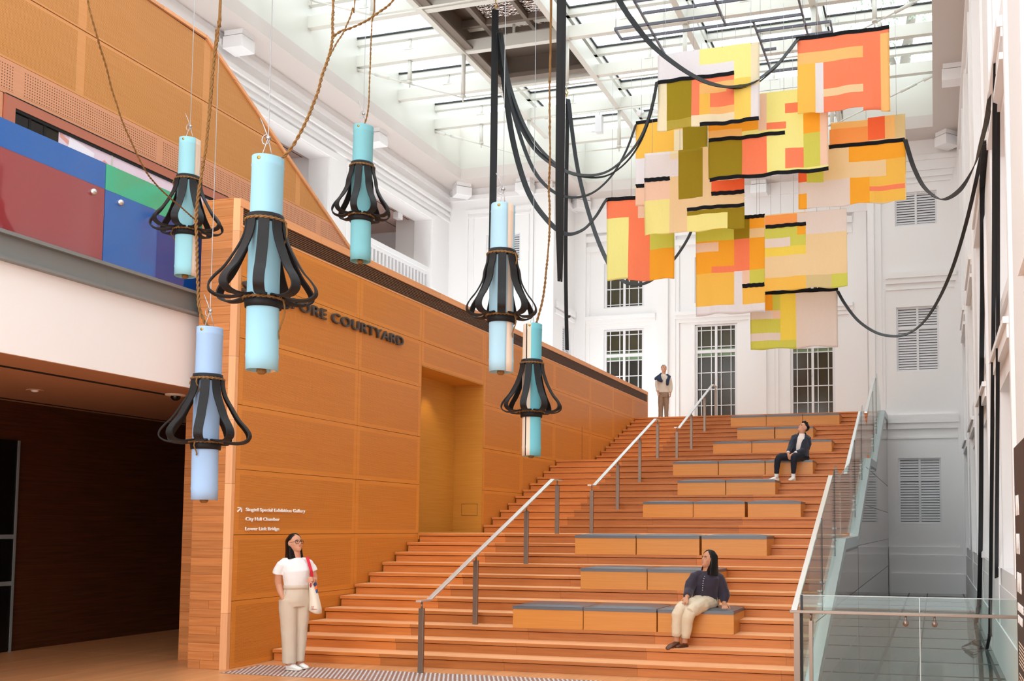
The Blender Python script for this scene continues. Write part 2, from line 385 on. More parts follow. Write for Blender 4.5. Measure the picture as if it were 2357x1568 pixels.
# ------------------------------------------------------------------ materials
plain('plaster', (236, 235, 236), .7, spec=.25, bump=.05, bscale=40)
plain('soffit', (204, 196, 192), .75, spec=.2)  # grey-white with pinkish bounce light mixed into the colour
plain('trimwhite', (232, 232, 234), .55, spec=.3)
plain('louvre', (222, 223, 227), .5)
plain('louvre_dark', (70, 72, 76), .6)
plain('roofsteel', (210, 209, 202), .4, spec=.4)
plain('gasket', (30, 34, 38), .5)
plain('ventbrown', (122, 110, 100), .5, metal=.3, var=.08, vscale=3)
plain('winframe', (224, 224, 228), .45)
plain('winglass', (58, 52, 26), .18, spec=.6, var=.35, vscale=1.6, bump=.15, bscale=30)
plain('winglass_dark', (45, 44, 36), .15, spec=.6, var=.3, vscale=1.2)
plain('winglass_green', (120, 150, 112), .2, spec=.6, var=.2, vscale=2)
plain('loggia_ceiling', (214, 186, 178), .7)
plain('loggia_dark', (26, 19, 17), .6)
plain('steel', (222, 222, 222), .34, metal=.8)
plain('post_steel', (140, 126, 116), .3, metal=.75)
plain('beamgrey', (128, 131, 131), .45, metal=.2)
plain('coping', (172, 182, 184), .35, metal=.35)
plain('coping_dark', (120, 122, 120), .4, metal=.3)
plain('stone', (158, 146, 140), .05, spec=.7, var=.06, vscale=.6)
plain('glassfloor', (84, 94, 92), .06, spec=.6)
plain('joint_dark', (48, 52, 52), .4)
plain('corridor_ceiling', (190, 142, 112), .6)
plain('dark_door', (14, 11, 11), .3)
plain('frame_brown', (176, 104, 82), .4)
plain('black_gap', (10, 8, 7), .8)
plain('gap_brown', (70, 28, 12), .8)
plain('louvre_brown', (92, 60, 38), .5)
plain('cushion', (92, 96, 104), .3, spec=.55, bump=.05, bscale=25)
plain('stud_metal', (214, 212, 214), .3, metal=.6)
plain('stud_base', (150, 112, 98), .5)
plain('letters', (84, 78, 76), .35, metal=.5)
plain('whitepaint', (250, 250, 250), .5)
plain('boardbrown', (58, 42, 38), .45, bump=.02)
plain('foam', (17, 17, 20), .62, spec=.35, bump=.15, bscale=120)
plain('strap', (16, 17, 21), .55, spec=.4)
plain('strap_d', (24, 22, 22), .55, spec=.4)
plain('wire', (176, 178, 182), .3, metal=.8)
plain('brass', (200, 160, 80), .3, metal=.8)
plain('rope', (132, 94, 48), .9, var=.35, vscale=60, bump=.6, bscale=200)
plain('canvas_beige', (226, 208, 190), .8)
for n_, c_ in (('a', (142, 196, 208)), ('b', (142, 188, 206)), ('c', (120, 180, 190)), ('d', (150, 180, 216)), ('e', (158, 194, 212)), ('f', (112, 188, 204))):
    plain('canvas_'+n_, c_, .75, spec=.2, var=.05, vscale=4, bump=.12, bscale=14)
plain('gridbar', (96, 100, 114), .45)
plain('tree_leaf', (150, 164, 142), .7)
plain('tree_bark', (130, 120, 110), .8)
plain('film_blue', (0, 92, 178), .06, spec=.5, coat=1.)
plain('film_darkblue', (0, 66, 146), .06, spec=.5, coat=1.)
plain('film_red', (146, 58, 62), .06, spec=.5, coat=1.)
plain('film_green', (40, 178, 140), .06, spec=.5, coat=1.)
plain('picture_lilac', (226, 206, 222), .5, var=.1, vscale=1.5)
plain('picture_white', (236, 232, 244), .5)
plain('picture_brown', (86, 52, 36), .5, var=.3, vscale=2)
plain('picture_pink', (210, 150, 140), .5, var=.2, vscale=2)
plain('window_black', (16, 17, 19), .12)
glass('glass', (240, 248, 246))
glass('roofglass', (240, 246, 248), .5)
m_, nt_, b_ = newmat('ripple')
b_.inputs['Base Color'].default_value = (.62, .55, .52, 1); b_.inputs['Metallic'].default_value = 1; b_.inputs['Roughness'].default_value = .12
_, v_ = coord(nt_, (3, 9, 9)); n_ = N(nt_, 'ShaderNodeTexNoise'); n_.inputs['Scale'].default_value = 1.4; LK(nt_, v_, n_.inputs['Vector'])
bp_ = N(nt_, 'ShaderNodeBump'); bp_.inputs['Strength'].default_value = 1; bp_.inputs['Distance'].default_value = .25
LK(nt_, n_.outputs[0], bp_.inputs['Height']); LK(nt_, bp_.outputs[0], b_.inputs['Normal'])

wood('wood_border', (206, 128, 48), (216, 140, 60), 'y', 'z', 60, spec=.45, rough=.34)
wood('wood_perf', (202, 124, 46), (214, 136, 56), 'y', 'z', 60, holes=(.0145, .0029), spec=.45, rough=.34)
wood('upper_border', (206, 142, 82), (214, 150, 90), 'y', 'z', 50)
wood('upper_perf', (196, 132, 66), (206, 142, 76), 'y', 'z', 50, holes=(.019, .0036))
wood('pink_perf', (204, 142, 106), (212, 150, 114), 'y', 'z', 50, holes=(.036, .008))
wood('pink_plain', (204, 142, 106), (212, 150, 114), 'y', 'z', 50)
wood('plank_end', (184, 114, 62), (206, 138, 84), 'x', 'z', 34, plank=(5., .105), pvar=.11)
wood('plank_pale', (224, 160, 108), (232, 172, 122), 'z', 'x', 50, plank=(.8, 3.), pvar=.12)
wood('cap_pale', (222, 156, 106), (230, 168, 120), 'y', 'z', 50, plank=(.9, 3.), pvar=.1)
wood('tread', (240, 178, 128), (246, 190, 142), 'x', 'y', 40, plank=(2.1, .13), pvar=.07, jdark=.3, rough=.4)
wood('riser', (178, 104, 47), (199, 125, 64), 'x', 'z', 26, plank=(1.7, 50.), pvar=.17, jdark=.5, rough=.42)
wood('benchwood', (196, 126, 52), (206, 138, 64), 'x', 'z', 40, rnd=True, rough=.35)
wood('floorwood', (206, 142, 92), (222, 162, 112), 'y', 'x', 34, plank=(1.8, .12), pvar=.1, jdark=.35, rough=.32)
wood('darkwood_unlit', (52, 24, 10), (78, 40, 20), 'y', 'z', 30, plank=(40., 1.2), pvar=.1, rough=.5, spec=.25)  # dark timber, coloured darker still for the unlit corridor
wood('niche_wood', (188, 128, 46), (202, 142, 58), 'x', 'z', 50)
wood('nichey_wood', (188, 128, 46), (202, 142, 58), 'y', 'z', 50)

# ------------------------------------------------------------------ setting: floors
m = MB(); m.box(-4.4, 9.3, -13, 0.02, -.25, 0); m.box(-4.4, 7.02, 0.02, 6, -.25, 0)
m.v = m.v  # floor slab
f_ = struct(m.build('floor', 'floorwood'))
# the slab's strip beyond the front balustrade is the glass floor
m = MB()
m.box(7.04, 9.2, -.86, 17.9, -.09, -.05)
fg = struct(m.build('floor_glazed', 'glassfloor'))
m = MB()
for y in (-.1, 1.5, 2.8, 4.45, 5.9, 7.55, 9.2, 11.4, 13.0, 14.6, 16.6): m.box(7.1, 9.15, y-.025, y+.025, -.055, -.045)
m.box(7.62, 7.66, -.86, 17.9, -.056, -.046); m.box(9.06, 9.1, -.86, 17.9, -.056, -.046); m.box(8.12, 8.14, -.86, 17.9, -.056, -.046)
m.build('joint', 'joint_dark', fg)
m = MB(); m.box(0, 6.95, yk(33)+.2, 20.6, 4.75, 4.945); struct(m.build('floor_upper', 'floorwood'))

# ------------------------------------------------------------------ setting: walls
def cells(m, axis, t0, t1, a0, a1, z0, z1, holes, mi=0):
    """wall slab on a plane with rectangular holes; axis='x' => slab in x=t0..t1 spanning y=a0..a1"""
    aa = sorted({a0, a1} | {h[0] for h in holes} | {h[1] for h in holes}); aa = [a for a in aa if a0 <= a <= a1]
    zs = sorted({z0, z1} | {h[2] for h in holes} | {h[3] for h in holes}); zs = [z for z in zs if z0 <= z <= z1]
    for i in range(len(aa)-1):
        run = None
        for j in range(len(zs)-1):
            ca, cz = (aa[i]+aa[i+1])/2, (zs[j]+zs[j+1])/2
            solid = not any(h[0] < ca < h[1] and h[2] < cz < h[3] for h in holes)
            if solid: run = (run[0], zs[j+1]) if run else (zs[j], zs[j+1])
            if (not solid or j == len(zs)-2) and run:
                if axis == 'x': m.box(t0, t1, aa[i], aa[i+1], run[0], run[1], mi)
                else: m.box(aa[i], aa[i+1], t0, t1, run[0], run[1], mi)
                run = None

YB, YS = 20.6, 17.9
WX = (-2.385, .79, 3.95)   # left edges of the three tall windows
# back wall: recessed centre with windows
m = MB()
holes = []
for x in WX: holes += [(x, x+1.43, 4.95, 8.47), (x, x+1.43, 9.2, 10.75)]
cells(m, 'y', YB, YB+.3, -3.4, 6.76, 4.7, 12.95, holes)
m.box(-3.6, 7, YB+.3, YB+.5, 4.7, 13)
for x0, x1, x2 in ((-.47, -.09, .15), (2.8, 3.2, 3.46), (6.03, 6.4, 6.76)):
    m.box(x0, x1, YB-.16, YB, 4.7, 12.5); m.box(x1, x2, YB-.07, YB, 4.7, 12.5); m.box(x0-.07, x0, YB-.06, YB, 4.7, 12.5)
m.box(-3.4, -3.0, YB-.16, YB, 4.7, 12.5)
for a, b in ((-3.0, -.54), (.15, 2.73), (3.46, 5.96)):
    m.box(a, b, YB-.14, YB, 8.80, 8.92); m.box(a, b, YB-.09, YB, 8.68, 8.80); m.box(a, b, YB-.05, YB, 8.55, 8.68)
    m.box(a, b, YB-.08, YB, 11.17, 11.35); m.box(a, b, YB-.11, YB, 11.5, 11.7)
    m.box(a, a+.12, YB-.05, YB, 4.7, 11.2); m.box(b-.12, b, YB-.05, YB, 4.7, 11.2)
m.box(-3.4, 6.76, YB-.18, YB, 11.8, 12.56); m.box(-3.4, 6.76, YB-.26, YB, 12.56, 12.95)
struct(m.build('wall_back', 'plaster'))
# left back bay and the return beside the recess
m = MB()
cells(m, 'y', 18.3, 18.6, -7.05, -3.4, 4, 12.95, [(-5.7, -4.49, 10.41, 11.35)])
m.box(-5.75, -4.4, 18.45, 18.6, 10.3, 11.4)
cells(m, 'x', -3.7, -3.4, 18.6, YB, 4, 12.95, [(19.35, 20.15, 7.4, 8.45)])
m.box(-3.7, -3.55, 19.3, 20.2, 7.3, 8.5)
for z0, z1, d in ((12.1, 12.22, .06), (11.94, 12.0, .04)):
    m.box(-6.36, -4.07, 18.3-d, 18.3, z0, z1)
m.box(-6.42, -6.34, 18.24, 18.3, 7.5, 12.2); m.box(-4.1, -4.02, 18.24, 18.3, 7.5, 12.2); m.box(-6.2, -6.14, 18.26, 18.3, 7.5, 11.96); m.box(-4.24, -4.18, 18.26, 18.3, 7.5, 11.96)
m.box(-7.05, -3.3, 18.2, 18.3, 12.55, 12.7)
m.box(-3.4, -3.3, 18.3, YB, 12.55, 12.7)
m.box(-3.4, -3.32, 18.6, 20.4, 8.9, 9.1); m.box(-3.4, -3.34, 18.6, 20.4, 8.7, 8.82)
m.box(-3.9, -3.3, 18.22, 18.32, 4, 12.6)
struct(m.build('wall_back_left', 'plaster'))
# right back bay
m = MB()
SH = [(7.375, 8.55, 1.9, 3.75), (7.375, 8.55, 6.24, 8.1), (7.375, 8.55, 10.47, 11.45)]
cells(m, 'y', YS, YS+.25, 6.6, 9.2, -.3, 12.95, SH)
m.box(6.6, 9.3, YS+.25, YS+.4, -.3, 13)
m.box(6.6, 6.76, YS+.25, YB, 4.7, 12.95)
m.box(6.62, 6.78, YS-.1, YS, 4.95, 12.6); m.box(6.78, 6.98, YS-.05, YS, 4.95, 12.6)
m.box(9.02, 9.11, YS-.05, YS, 1.0, 11.9); m.box(9.11, 9.2, YS-.1, YS, .5, 12.4)
for z0, z1, d, xa in ((-.05, .5, .14, 9.2), (.5, 1.02, .09, 9.15), (1.02, 1.24, .05, 9.1), (4.75, 4.98, .1, 9.05), (4.58, 4.75, .06, 9.05), (8.93, 9.1, .1, 9.05), (8.78, 8.93, .06, 9.05), (8.6, 8.66, .03, 9.0), (4.3, 4.36, .03, 9.0), (12.05, 12.15, .04, 9.05), (11.85, 11.92, .06, 8.98), (11.7, 11.76, .04, 8.93)):
    m.box(7.1, xa, YS-d, YS, z0, z1)
m.box(6.98, 7.06, YS-.03, YS, 5.0, 8.65); m.box(8.98, 9.02, YS-.03, YS, 5.0, 8.65)
m.box(6.6, 9.2, YS-.05, YS, 12.35, 12.5)
struct(m.build('wall_back_right', 'plaster'))
# right wall with recessed bays
m = MB()
bays = [(-5.2, -2.5), (-.43, 2.25), (4.4, 7.1), (9.2, 11.9), (14.0, 16.6)]
holes = []
for a, b in bays: holes += [(a, b, 1.25, 3.53), (a, b, 4.46, 6.65), (a, b, 7.9, 12.1)]
cells(m, 'x', 9.2, 9.75, -13, YS+.1, -.3, 12.95, holes)
m.box(9.75, 9.9, -13, YS+.1, -.3, 13)
m.box(9.16, 9.21, -13, YS, -.05, .5); m.box(9.175, 9.21, -13, YS, .5, 1.02)
for a, b in bays:
    m.box(9.18, 9.21, a-.25, b+.25, 1.02, 1.25)
    m.box(9.08, 9.2, a-.02, b+.02, 3.9, 3.97); m.box(9.12, 9.2, a, b, 3.75, 3.9)
    m.box(9.1, 9.2, a, b, 6.75, 6.82); m.box(9.08, 9.2, a-.02, b+.02, 7.1, 7.22); m.box(9.12, 9.2, a, b, 7.0, 7.1)
    m.box(9.14, 9.2, a-.16, a, 1.25, 12.1); m.box(9.14, 9.2, b, b+.16, 1.25, 12.1)
for a, b in zip([x[1] for x in bays[:-1]], [x[0] for x in bays[1:]]):
    m.box(9.165, 9.21, a+.4, b-.4, .5, 12.5)
m.box(9.12, 9.2, -13, YS, 12.4, 12.6)
struct(m.build('wall_right', 'plaster'))
# far-left white wall with loggia openings
m = MB()
LX = -7.05
ops = [(-2.0, 4.3, 9.02, 11.6), (5.5, 11.38, 9.02, 11.6), (12.55, 17.05, 9.02, 11.6)]
cells(m, 'x', LX-.6, LX, -13, 18.6, 4, 12.95, ops)
for a, b, z0, z1 in ops:
    m.box(LX, LX+.06, a-.3, b+.36, 11.62, 11.78); m.box(LX, LX+.045, b+.05, b+.35, 9.4, 11.62); m.box(LX, LX+.03, a-.3, a-.06, 9.4, 11.62)
m.box(LX, LX+.1, -13, 18.3, 12.22, 12.34); m.box(LX, LX+.06, -13, 18.3, 12.05, 12.12); m.box(LX, LX+.07, -13, 18.3, 12.62, 12.75)
m.box(LX, LX+.05, -13, 18.3, 11.86, 11.92)
struct(m.build('wall_left', 'plaster'))
m = MB()
m.box(-11.5, LX-.6, -13, 18.6, 8.85, 9.02)
m.box(-11.5, LX-.6, -13, 18.6, 11.72, 11.9, 1)
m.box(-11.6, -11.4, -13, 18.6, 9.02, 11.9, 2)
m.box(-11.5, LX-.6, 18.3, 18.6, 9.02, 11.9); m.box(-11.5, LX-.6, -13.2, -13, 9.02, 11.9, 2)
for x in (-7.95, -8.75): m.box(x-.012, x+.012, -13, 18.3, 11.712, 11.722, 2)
m.box(-8.6, LX-.6, 11.5, 12.3, 9.02, 11.75); m.box(-8.6, LX-.6, 4.5, 5.3, 9.02, 11.75); m.box(-8.4, LX-.6, 17.2, 18.4, 9.02, 11.75)
struct(m.build('wall_left_loggia', ['plaster', 'loggia_ceiling', 'loggia_dark']))
def balustrade(label, axis, t, a, b, zb, zt, n, group):
    r = thing('balustrade', label, 'balustrade', ((t, a, zb) if axis == 'x' else (a, t, zb)), 0, group)
    L = b-a
    q = MB(); q.box(-.14, .14, 0, L, zt-zb-.14, zt-zb); q.box(-.1, .1, 0, L, zt-zb-.22, zt-zb-.14); q.build('rail', 'trimwhite', r)
    q = MB(); q.box(-.12, .12, 0, L, 0, .12); q.build('plinth', 'trimwhite', r)
    for i in range(n):
        y = (i+.5)*L/n
        q = MB(); q.box(-.05, .05, y-.048, y+.048, .12, zt-zb-.22); q.build('baluster', 'trimwhite', r)
    return r
balustrade('white balustrade of square balusters in the upper left opening nearest the far corner', 'x', LX-.2, 12.55, 17.85, 9.3, 10.05, 26, 'white balustrades')
balustrade('white balustrade in the upper left opening behind the slanting timber wall', 'x', LX-.2, 5.5, 11.38, 9.3, 10.05, 28, 'white balustrades')
balustrade('white balustrade in the right wall opening nearest the dark notice board', 'x', 9.3, -.43, 2.25, 3.99, 4.46, 18, 'white balustrades')
balustrade('white balustrade in the right wall opening, second from the notice board', 'x', 9.3, 4.4, 7.1, 3.99, 4.46, 18, 'white balustrades')

# windows in the back wall
def window(n, x0, tall):
    w = struct(thing('window_%d' % n, None, None, (x0, YB+.06, 0)))
    z0, z1 = (4.95, 8.46) if tall else (9.2, 10.75)
    fr = MB(); fr.box(0, .085, 0, .1, z0, z1); fr.box(1.345, 1.43, 0, .1, z0, z1); fr.box(.085, 1.345, 0, .1, z1-.05, z1); fr.box(.672, .75, .01, .1, z0, z1-.05)
    if tall: fr.box(.085, 1.345, 0, .1, 7.52, 7.625)
    else: fr.box(.085, 1.345, 0, .1, z0, z0+.05)
    fr.build('frame', 'winframe', w)
    mu = MB()
    zs = (8.28, 7.735, 7.40, 6.865, 6.31, 5.775, 5.22) if tall else (9.32, 9.86, 10.4)
    for x in (.214, .55, .88, 1.207): mu.box(x-.012, x+.012, .02, .07, z0, z1-.05)
    for z in zs: mu.box(.085, 1.345, .022, .068, z-.012, z+.012)
    mu.build('muntin', 'winframe', w)
    pn = MB()
    pn.box(.08, 1.35, .075, .09, 7.6 if tall else z0, z1)
    if tall: pn.box(.08, 1.35, .075, .09, z0, 7.41, 1); pn.box(.08, 1.35, .074, .09, 7.41, 7.53, 2); pn.box(.08, 1.35, .0735, .09, 7.61, 7.68, 2)
    pn.build('pane', ['winglass', 'winglass_dark', 'winglass_green'], w)
    if tall:
        h = MB(); h.tube([(.7, -.02, 6.6), (.7, -.02, 6.75)], .008); h.build('handle', 'steel', w)
for i, x in enumerate(WX): window(i+1, x, True); window(i+4, x, False)
# louvred shutters
def shutter(n, loc, rz, w, h, trans, pitch=.075):
    s = struct(thing('window_%d' % n, None, None, loc, rz))
    fr = MB()
    for a, b in ((0, .05), (w/2-.03, w/2+.03), (w-.05, w)): fr.box(a, b, -.02, .05, 0, h)
    for z in (0, h-.05): fr.box(0, w, -.02, .05, z, z+.05)
    if trans: fr.box(0, w, -.02, .05, trans-.03, trans+.03)
    fr.build('frame', 'louvre', s)
    sl = MB(); z = .07
    while z < h-.06:
        for a, b in ((.05, w/2-.03), (w/2+.03, w-.05)):
            sl.add([(a, .0, z), (b, .0, z), (b, .03, z+.052), (a, .03, z+.052), (a, .0, z+.012), (b, .0, z+.012), (b, .03, z+.064), (a, .03, z+.064)],
                   [(0, 1, 2, 3), (7, 6, 5, 4), (0, 4, 5, 1), (1, 5, 6, 2), (2, 6, 7, 3), (3, 7, 4, 0)])
        z += pitch
    sl.build('slat', 'louvre', s)
    bk = MB(); bk.box(.02, w-.02, .07, .08, .02, h-.02); bk.build('backing', 'louvre_dark', s)
for i, (a, b, z0, z1) in enumerate(SH):
    shutter(7+i, (a, YS+.08, z0), 0, b-a, z1-z0, (z1-z0-.62 if i < 2 else 0))
shutter(10, (-5.7, 18.36, 10.41), 0, 1.21, .94, 0)
shutter(11, (-3.48, 19.35, 7.4), R(90), .8, 1.05, 0)

# ------------------------------------------------------------------ ceiling ring and skylight
m = MB()
S0, S1 = 12.95, 13.3
m.box(-7.65, -6.2, -13, 18.6, S0, S1); m.box(-6.2, -2.7, 17.4, 18.6, S0, S1); m.box(-3.7, -2.7, 18.6, 21, S0, S1)
m.box(-2.7, 5.9, 19.68, 21.1, S0, S1); m.box(5.9, 8.47, 16.97, 21.1, S0, S1); m.box(8.47, 9.9, -13, 18.1, S0, S1)
m.box(-6.2, 8.47, -13, -9, S0, S1)
struct(m.build('ceiling', 'soffit'))
m = MB()
U0, U1 = 13.3, 14.86
m.box(-6.55, -6.3, -9, 17.6, U0, U1); m.box(-6.3, -2.8, 17.5, 17.7, U0, U1); m.box(-2.95, -2.8, 17.7, 19.8, U0, U1); m.box(-2.8, 6, 19.78, 20, U0, U1)
m.box(6, 6.15, 17.07, 20, U0, U1); m.box(6.15, 8.57, 17.07, 17.3, U0, U1); m.box(8.57, 8.8, -9, 17.3, U0, U1); m.box(-6.5, 8.8, -9.2, -9, U0, U1)
struct(m.build('trim_1', 'roofsteel'))
BY = [-6.0+2.165*i for i in range(11)]      # cross beams, last ones above the recess
BY = [y+.015 for y in BY]
LXs = (-3.2, -.35, 2.7, 5.8)
def xr(y): return (-6.3, 8.57) if y < 17.0 else (-2.8, 6.0)
BY = [-5.81+2.165*i for i in range(12)]
for y in BY:
    if y > 19.6: continue
    a, b = xr(y)
    q = MB(); q.box(a, b, y-.08, y+.08, 14.0, 14.3)
    bm_ = struct(q.build('roof_beam', 'roofsteel'))
    q = MB(); q.box(a, b, y-.07, y+.07, 14.58, 14.72); q.box(a, b, y-.05, y+.05, 14.72, 14.77); q.build('glazing_bar', 'roofsteel', bm_)
    q = MB(); q.box(a, b, y+.02, y+.085, 14.765, 14.80); q.box(a, b, y-.085, y-.02, 14.765, 14.8); q.build('gasket', 'gasket', bm_)
    for x in (-4.75, -1.8, 1.2, 4.2, 7.2):
        if a < x < b:
            q = MB(); q.tube([(x, y, 14.3), (x, y, 14.6)], .04, 10); q.box(x-.13, x+.13, y-.09, y+.09, 14.28, 14.305); q.build('strut', 'roofsteel', bm_)
for x in LXs:
    y1 = 17.3 if not -2.8 < x < 6 else 19.8
    q = MB(); q.box(x-.08, x+.08, -9, y1, 13.96, 14.42)
    bm_ = struct(q.build('roof_beam', 'roofsteel'))
    q = MB(); q.box(x-.06, x+.06, -9, y1, 14.58, 14.77); q.build('glazing_bar', 'roofsteel', bm_)
    q = MB(); q.box(x+.055, x+.1, -9, y1, 14.76, 14.8); q.box(x-.1, x-.055, -9, y1, 14.76, 14.8); q.build('gasket', 'gasket', bm_)
q = MB(); q.box(-6.5, 8.8, -9.1, 17.2, 14.80, 14.83); q.box(-2.9, 6.1, 17.2, 19.9, 14.80, 14.83)
struct(q.build('roof_glazing', 'roofglass'))
# under-slung trusses: short and long posts tied by rods
for y in (11.51, 15.84, 7.18):
    r = thing('roof_truss', {11.51: 'white rod and post truss under the skylight beside the brown vent housing', 15.84: 'white rod and post truss under the skylight, nearest the back wall', 7.18: 'white rod and post truss under the skylight, above the hanging cloths'}[y], 'roof truss', (0, y, 0), 0, 'roof trusses')
    P = [(-4.75, 13.38), (-3.2, 12.82), (-.35, 12.82), (2.7, 12.82), (5.8, 12.82), (7.2, 13.38)]
    for x, z in P:
        q = MB(); q.tube([(x, 0, 14.0), (x, 0, z+.06)], .055, 12); q.tube([(x, 0, z+.06), (x, 0, z+.02)], .07, 12); q.tube([(x, 0, z+.02), (x, 0, z-.1)], .022, 8)
        q.build('post', 'roofsteel', r)
    pts = [(-6.3, 13.95)]+P+[(8.57, 13.95)]
    for (x0, z0), (x1, z1) in zip(pts, pts[1:]):
        q = MB(); q.tube([(x0, 0, z0), (x1, 0, z1)], .02, 8)
        if x0 < -6 or x1 > 8:
            e = Vector((x0, 0, z0)) if x0 < -6 else Vector((x1, 0, z1)); o_ = Vector((x1, 0, z1)) if x0 < -6 else Vector((x0, 0, z0))
            d = (o_-e).normalized(); q.tube([e, e+d*.35], .05, 10); q.tube([e+d*.55, e+d*1.0], .04, 10)
        q.build('rod', 'roofsteel', r)
# brown vent housing between two long beams
r = thing('vent_housing', 'brown steel vent housing set among the skylight beams', 'vent', (-1.775, 11.0, 14.04))
q = MB(); q.box(-1.34, 1.34, -4.4, 2.45, .66, .76); q.box(-1.34, -1.30, -4.4, 2.45, .0, .66); q.box(1.30, 1.34, -4.4, 2.45, 0, .66); q.box(-1.34, 1.34, 2.4, 2.45, 0, .66); q.box(-1.34, 1.34, -4.45, -4.4, 0, .66)
q.build('casing', 'ventbrown', r)
q = MB()
for y in (-2.1, -1.25, .15, .72): q.box(-1.3, 1.3, y-.05, y+.05, .42, .6)
q.box(-.75, -.62, -4.4, .7, .4, .6); q.box(.42, .52, -1.2, .7, .42, .6); q.box(-1.3, 1.3, 2.2, 2.4, .0, .12); q.box(-1.3, -1.12, -4.4, 2.4, 0, .06)
q.build('frame', 'ventbrown', r)
for x0, x1, y0, y1 in ((-.6, .42, -1.2, .68), (.54, 1.25, -1.2, .68), (-.6, 1.25, -2.05, -1.32), (-.6, 1.25, -4.2, -2.2)):
    q = MB(); q.box(x0, x1, y0, y1, .56, .58); q.build('reflector', 'ripple' if y0 > -2 else 'steel', r)
for i in range(4):
    q = MB(); q.box(-1.5, -1.34, -3.2+i*1.55, -3.05+i*1.55, .02, .2); q.build('bracket', 'roofsteel', r)

for x, y, k in ((-8.55, 12.1, 0), (-8.55, 12.75, 1), (-8.5, 13.2, 2), (-8.3, 17.3, 3)):
    d = thing('downlight', ('round ceiling downlight in the loggia, beside the white pier', 'round ceiling downlight in the loggia, second from the pier', 'round ceiling downlight in the loggia, third from the pier', 'warm ceiling downlight at the far end of the loggia')[k], 'light', (x, y, 11.72), 0, 'loggia downlights')
    m = MB(); m.lathe([(.11, .0), (.11, -.012), (.08, -.012), (.075, 0)], n=20); m.build('trim_ring', 'loggia_ceiling', d)
    m = MB(); m.lathe([(.07, -.002), (.06, -.02), (.02, -.025)], n=16); m.build('lens', 'steel', d)
for x, y, lb in ((-7.75, 16.2, 'white box spotlight hanging from the loggia ceiling track'), (-7.95, 17.6, 'small white spotlight at the far end of the loggia ceiling track')):
    d = thing('spotlight', lb, 'light', (x, y, 11.72)); m = MB(); m.tube([(0, 0, 0), (0, 0, -.1)], .02, 8); m.build('stem', 'trimwhite', d); m = MB(); m.box(-.09, .09, -.14, .14, -.3, -.1); m.build('head', 'trimwhite', d, bevel=.01)
tk_ = tag(MB().box(-2.4, 5.9, 15.70, 15.73, 13.90, 13.95).build('lighting_track', 'roofsteel'), 'white lighting track fixed along a skylight beam', 'track')
for x, lb in ((-.92, 'grey box spotlight hanging from the lighting track by a wide black strap'), (.35, 'small round spotlight on the lighting track, second from the wide strap'), (.85, 'white spotlight on the lighting track near the highest amber cloth')):
    d = thing('spotlight', lb, 'light', (x, 15.715, 13.9)); m = MB(); m.tube([(0, 0, 0), (0, 0, -.12)], .025, 8); m.build('stem', 'roofsteel', d)
    m = MB()
    if x < 0: m.box(-.1, .1, -.1, .1, -.62, -.12)
    else: m.tube([(0, .1, -.1), (-.03, -.14, -.22)], .075, 14)
    m.build('head', 'louvre', d, bevel=.008)
# ------------------------------------------------------------------ lower timber wall beside the stairs
XW = -.03
m = MB()
NY0, NY1, NZ0, NZ1, ND = 3.84, 6.31, 1.65, 4.52, .63
cells(m, 'x', -.5, XW-.035, -.86, 17.85, 0, 5.84, [(NY0, NY1, NZ0, NZ1)])
m.box(-.9, -.66, NY0-.1, NY1+.1, 1.5, 4.7)
wl = struct(m.build('wall_left_lower', 'black_gap'))
ROWS = [0.0, .83, 1.65, 2.47, 3.285, 4.13, 4.92, 5.55]
STR = [-.795, 1.91, 3.84, 6.31, 8.18, 10.05, 12.55, 14.45, 16.3, 17.85]
pl, pf = MB(), MB()
for i in range(len(STR)-1):
    for j in range(len(ROWS)-1):
        y0, y1, z0, z1 = STR[i]+.003, STR[i+1]-.003, ROWS[j]+.004, ROWS[j+1]-.004
        if STR[i] == NY0 and 1 < j:
            if j < 5: continue
            if ROWS[j] < NZ1: z0 = NZ1
        if z1-z0 < .05: continue
        bz, by = .06, .08
        pl.box(XW-.03, XW, y0, y0+by, z0, z1); pl.box(XW-.03, XW, y1-by, y1, z0, z1); pl.box(XW-.03, XW, y0+by, y1-by, z0, z0+bz); pl.box(XW-.03, XW, y0+by, y1-by, z1-bz, z1)
        pf.box(XW-.03, XW, y0+by, y1-by, z0+bz, z1-bz)
pl.build('panel_border', 'wood_border', wl); pf.build('panel_field', 'wood_perf', wl)
m = MB(); m.box(XW-.04, XW+.004, -.84, 17.85, 5.55, 5.57); m.box(XW-.06, XW+.005, -.86, 17.8, 5.8, 5.9)
m.box(XW-.5, XW+.005, 17.8, 17.87, 0, 5.9); m.box(-.55, XW-.06, -.86, 17.85, 5.84, 5.9)
m.build('cap_rail', 'cap_pale', wl)
m = MB()
z = 5.575
while z < 5.79: m.box(XW-.03, XW-.004, -.84, 17.8, z, z+.016); z += .026
m.build('louvre_strip', 'louvre_brown', wl)
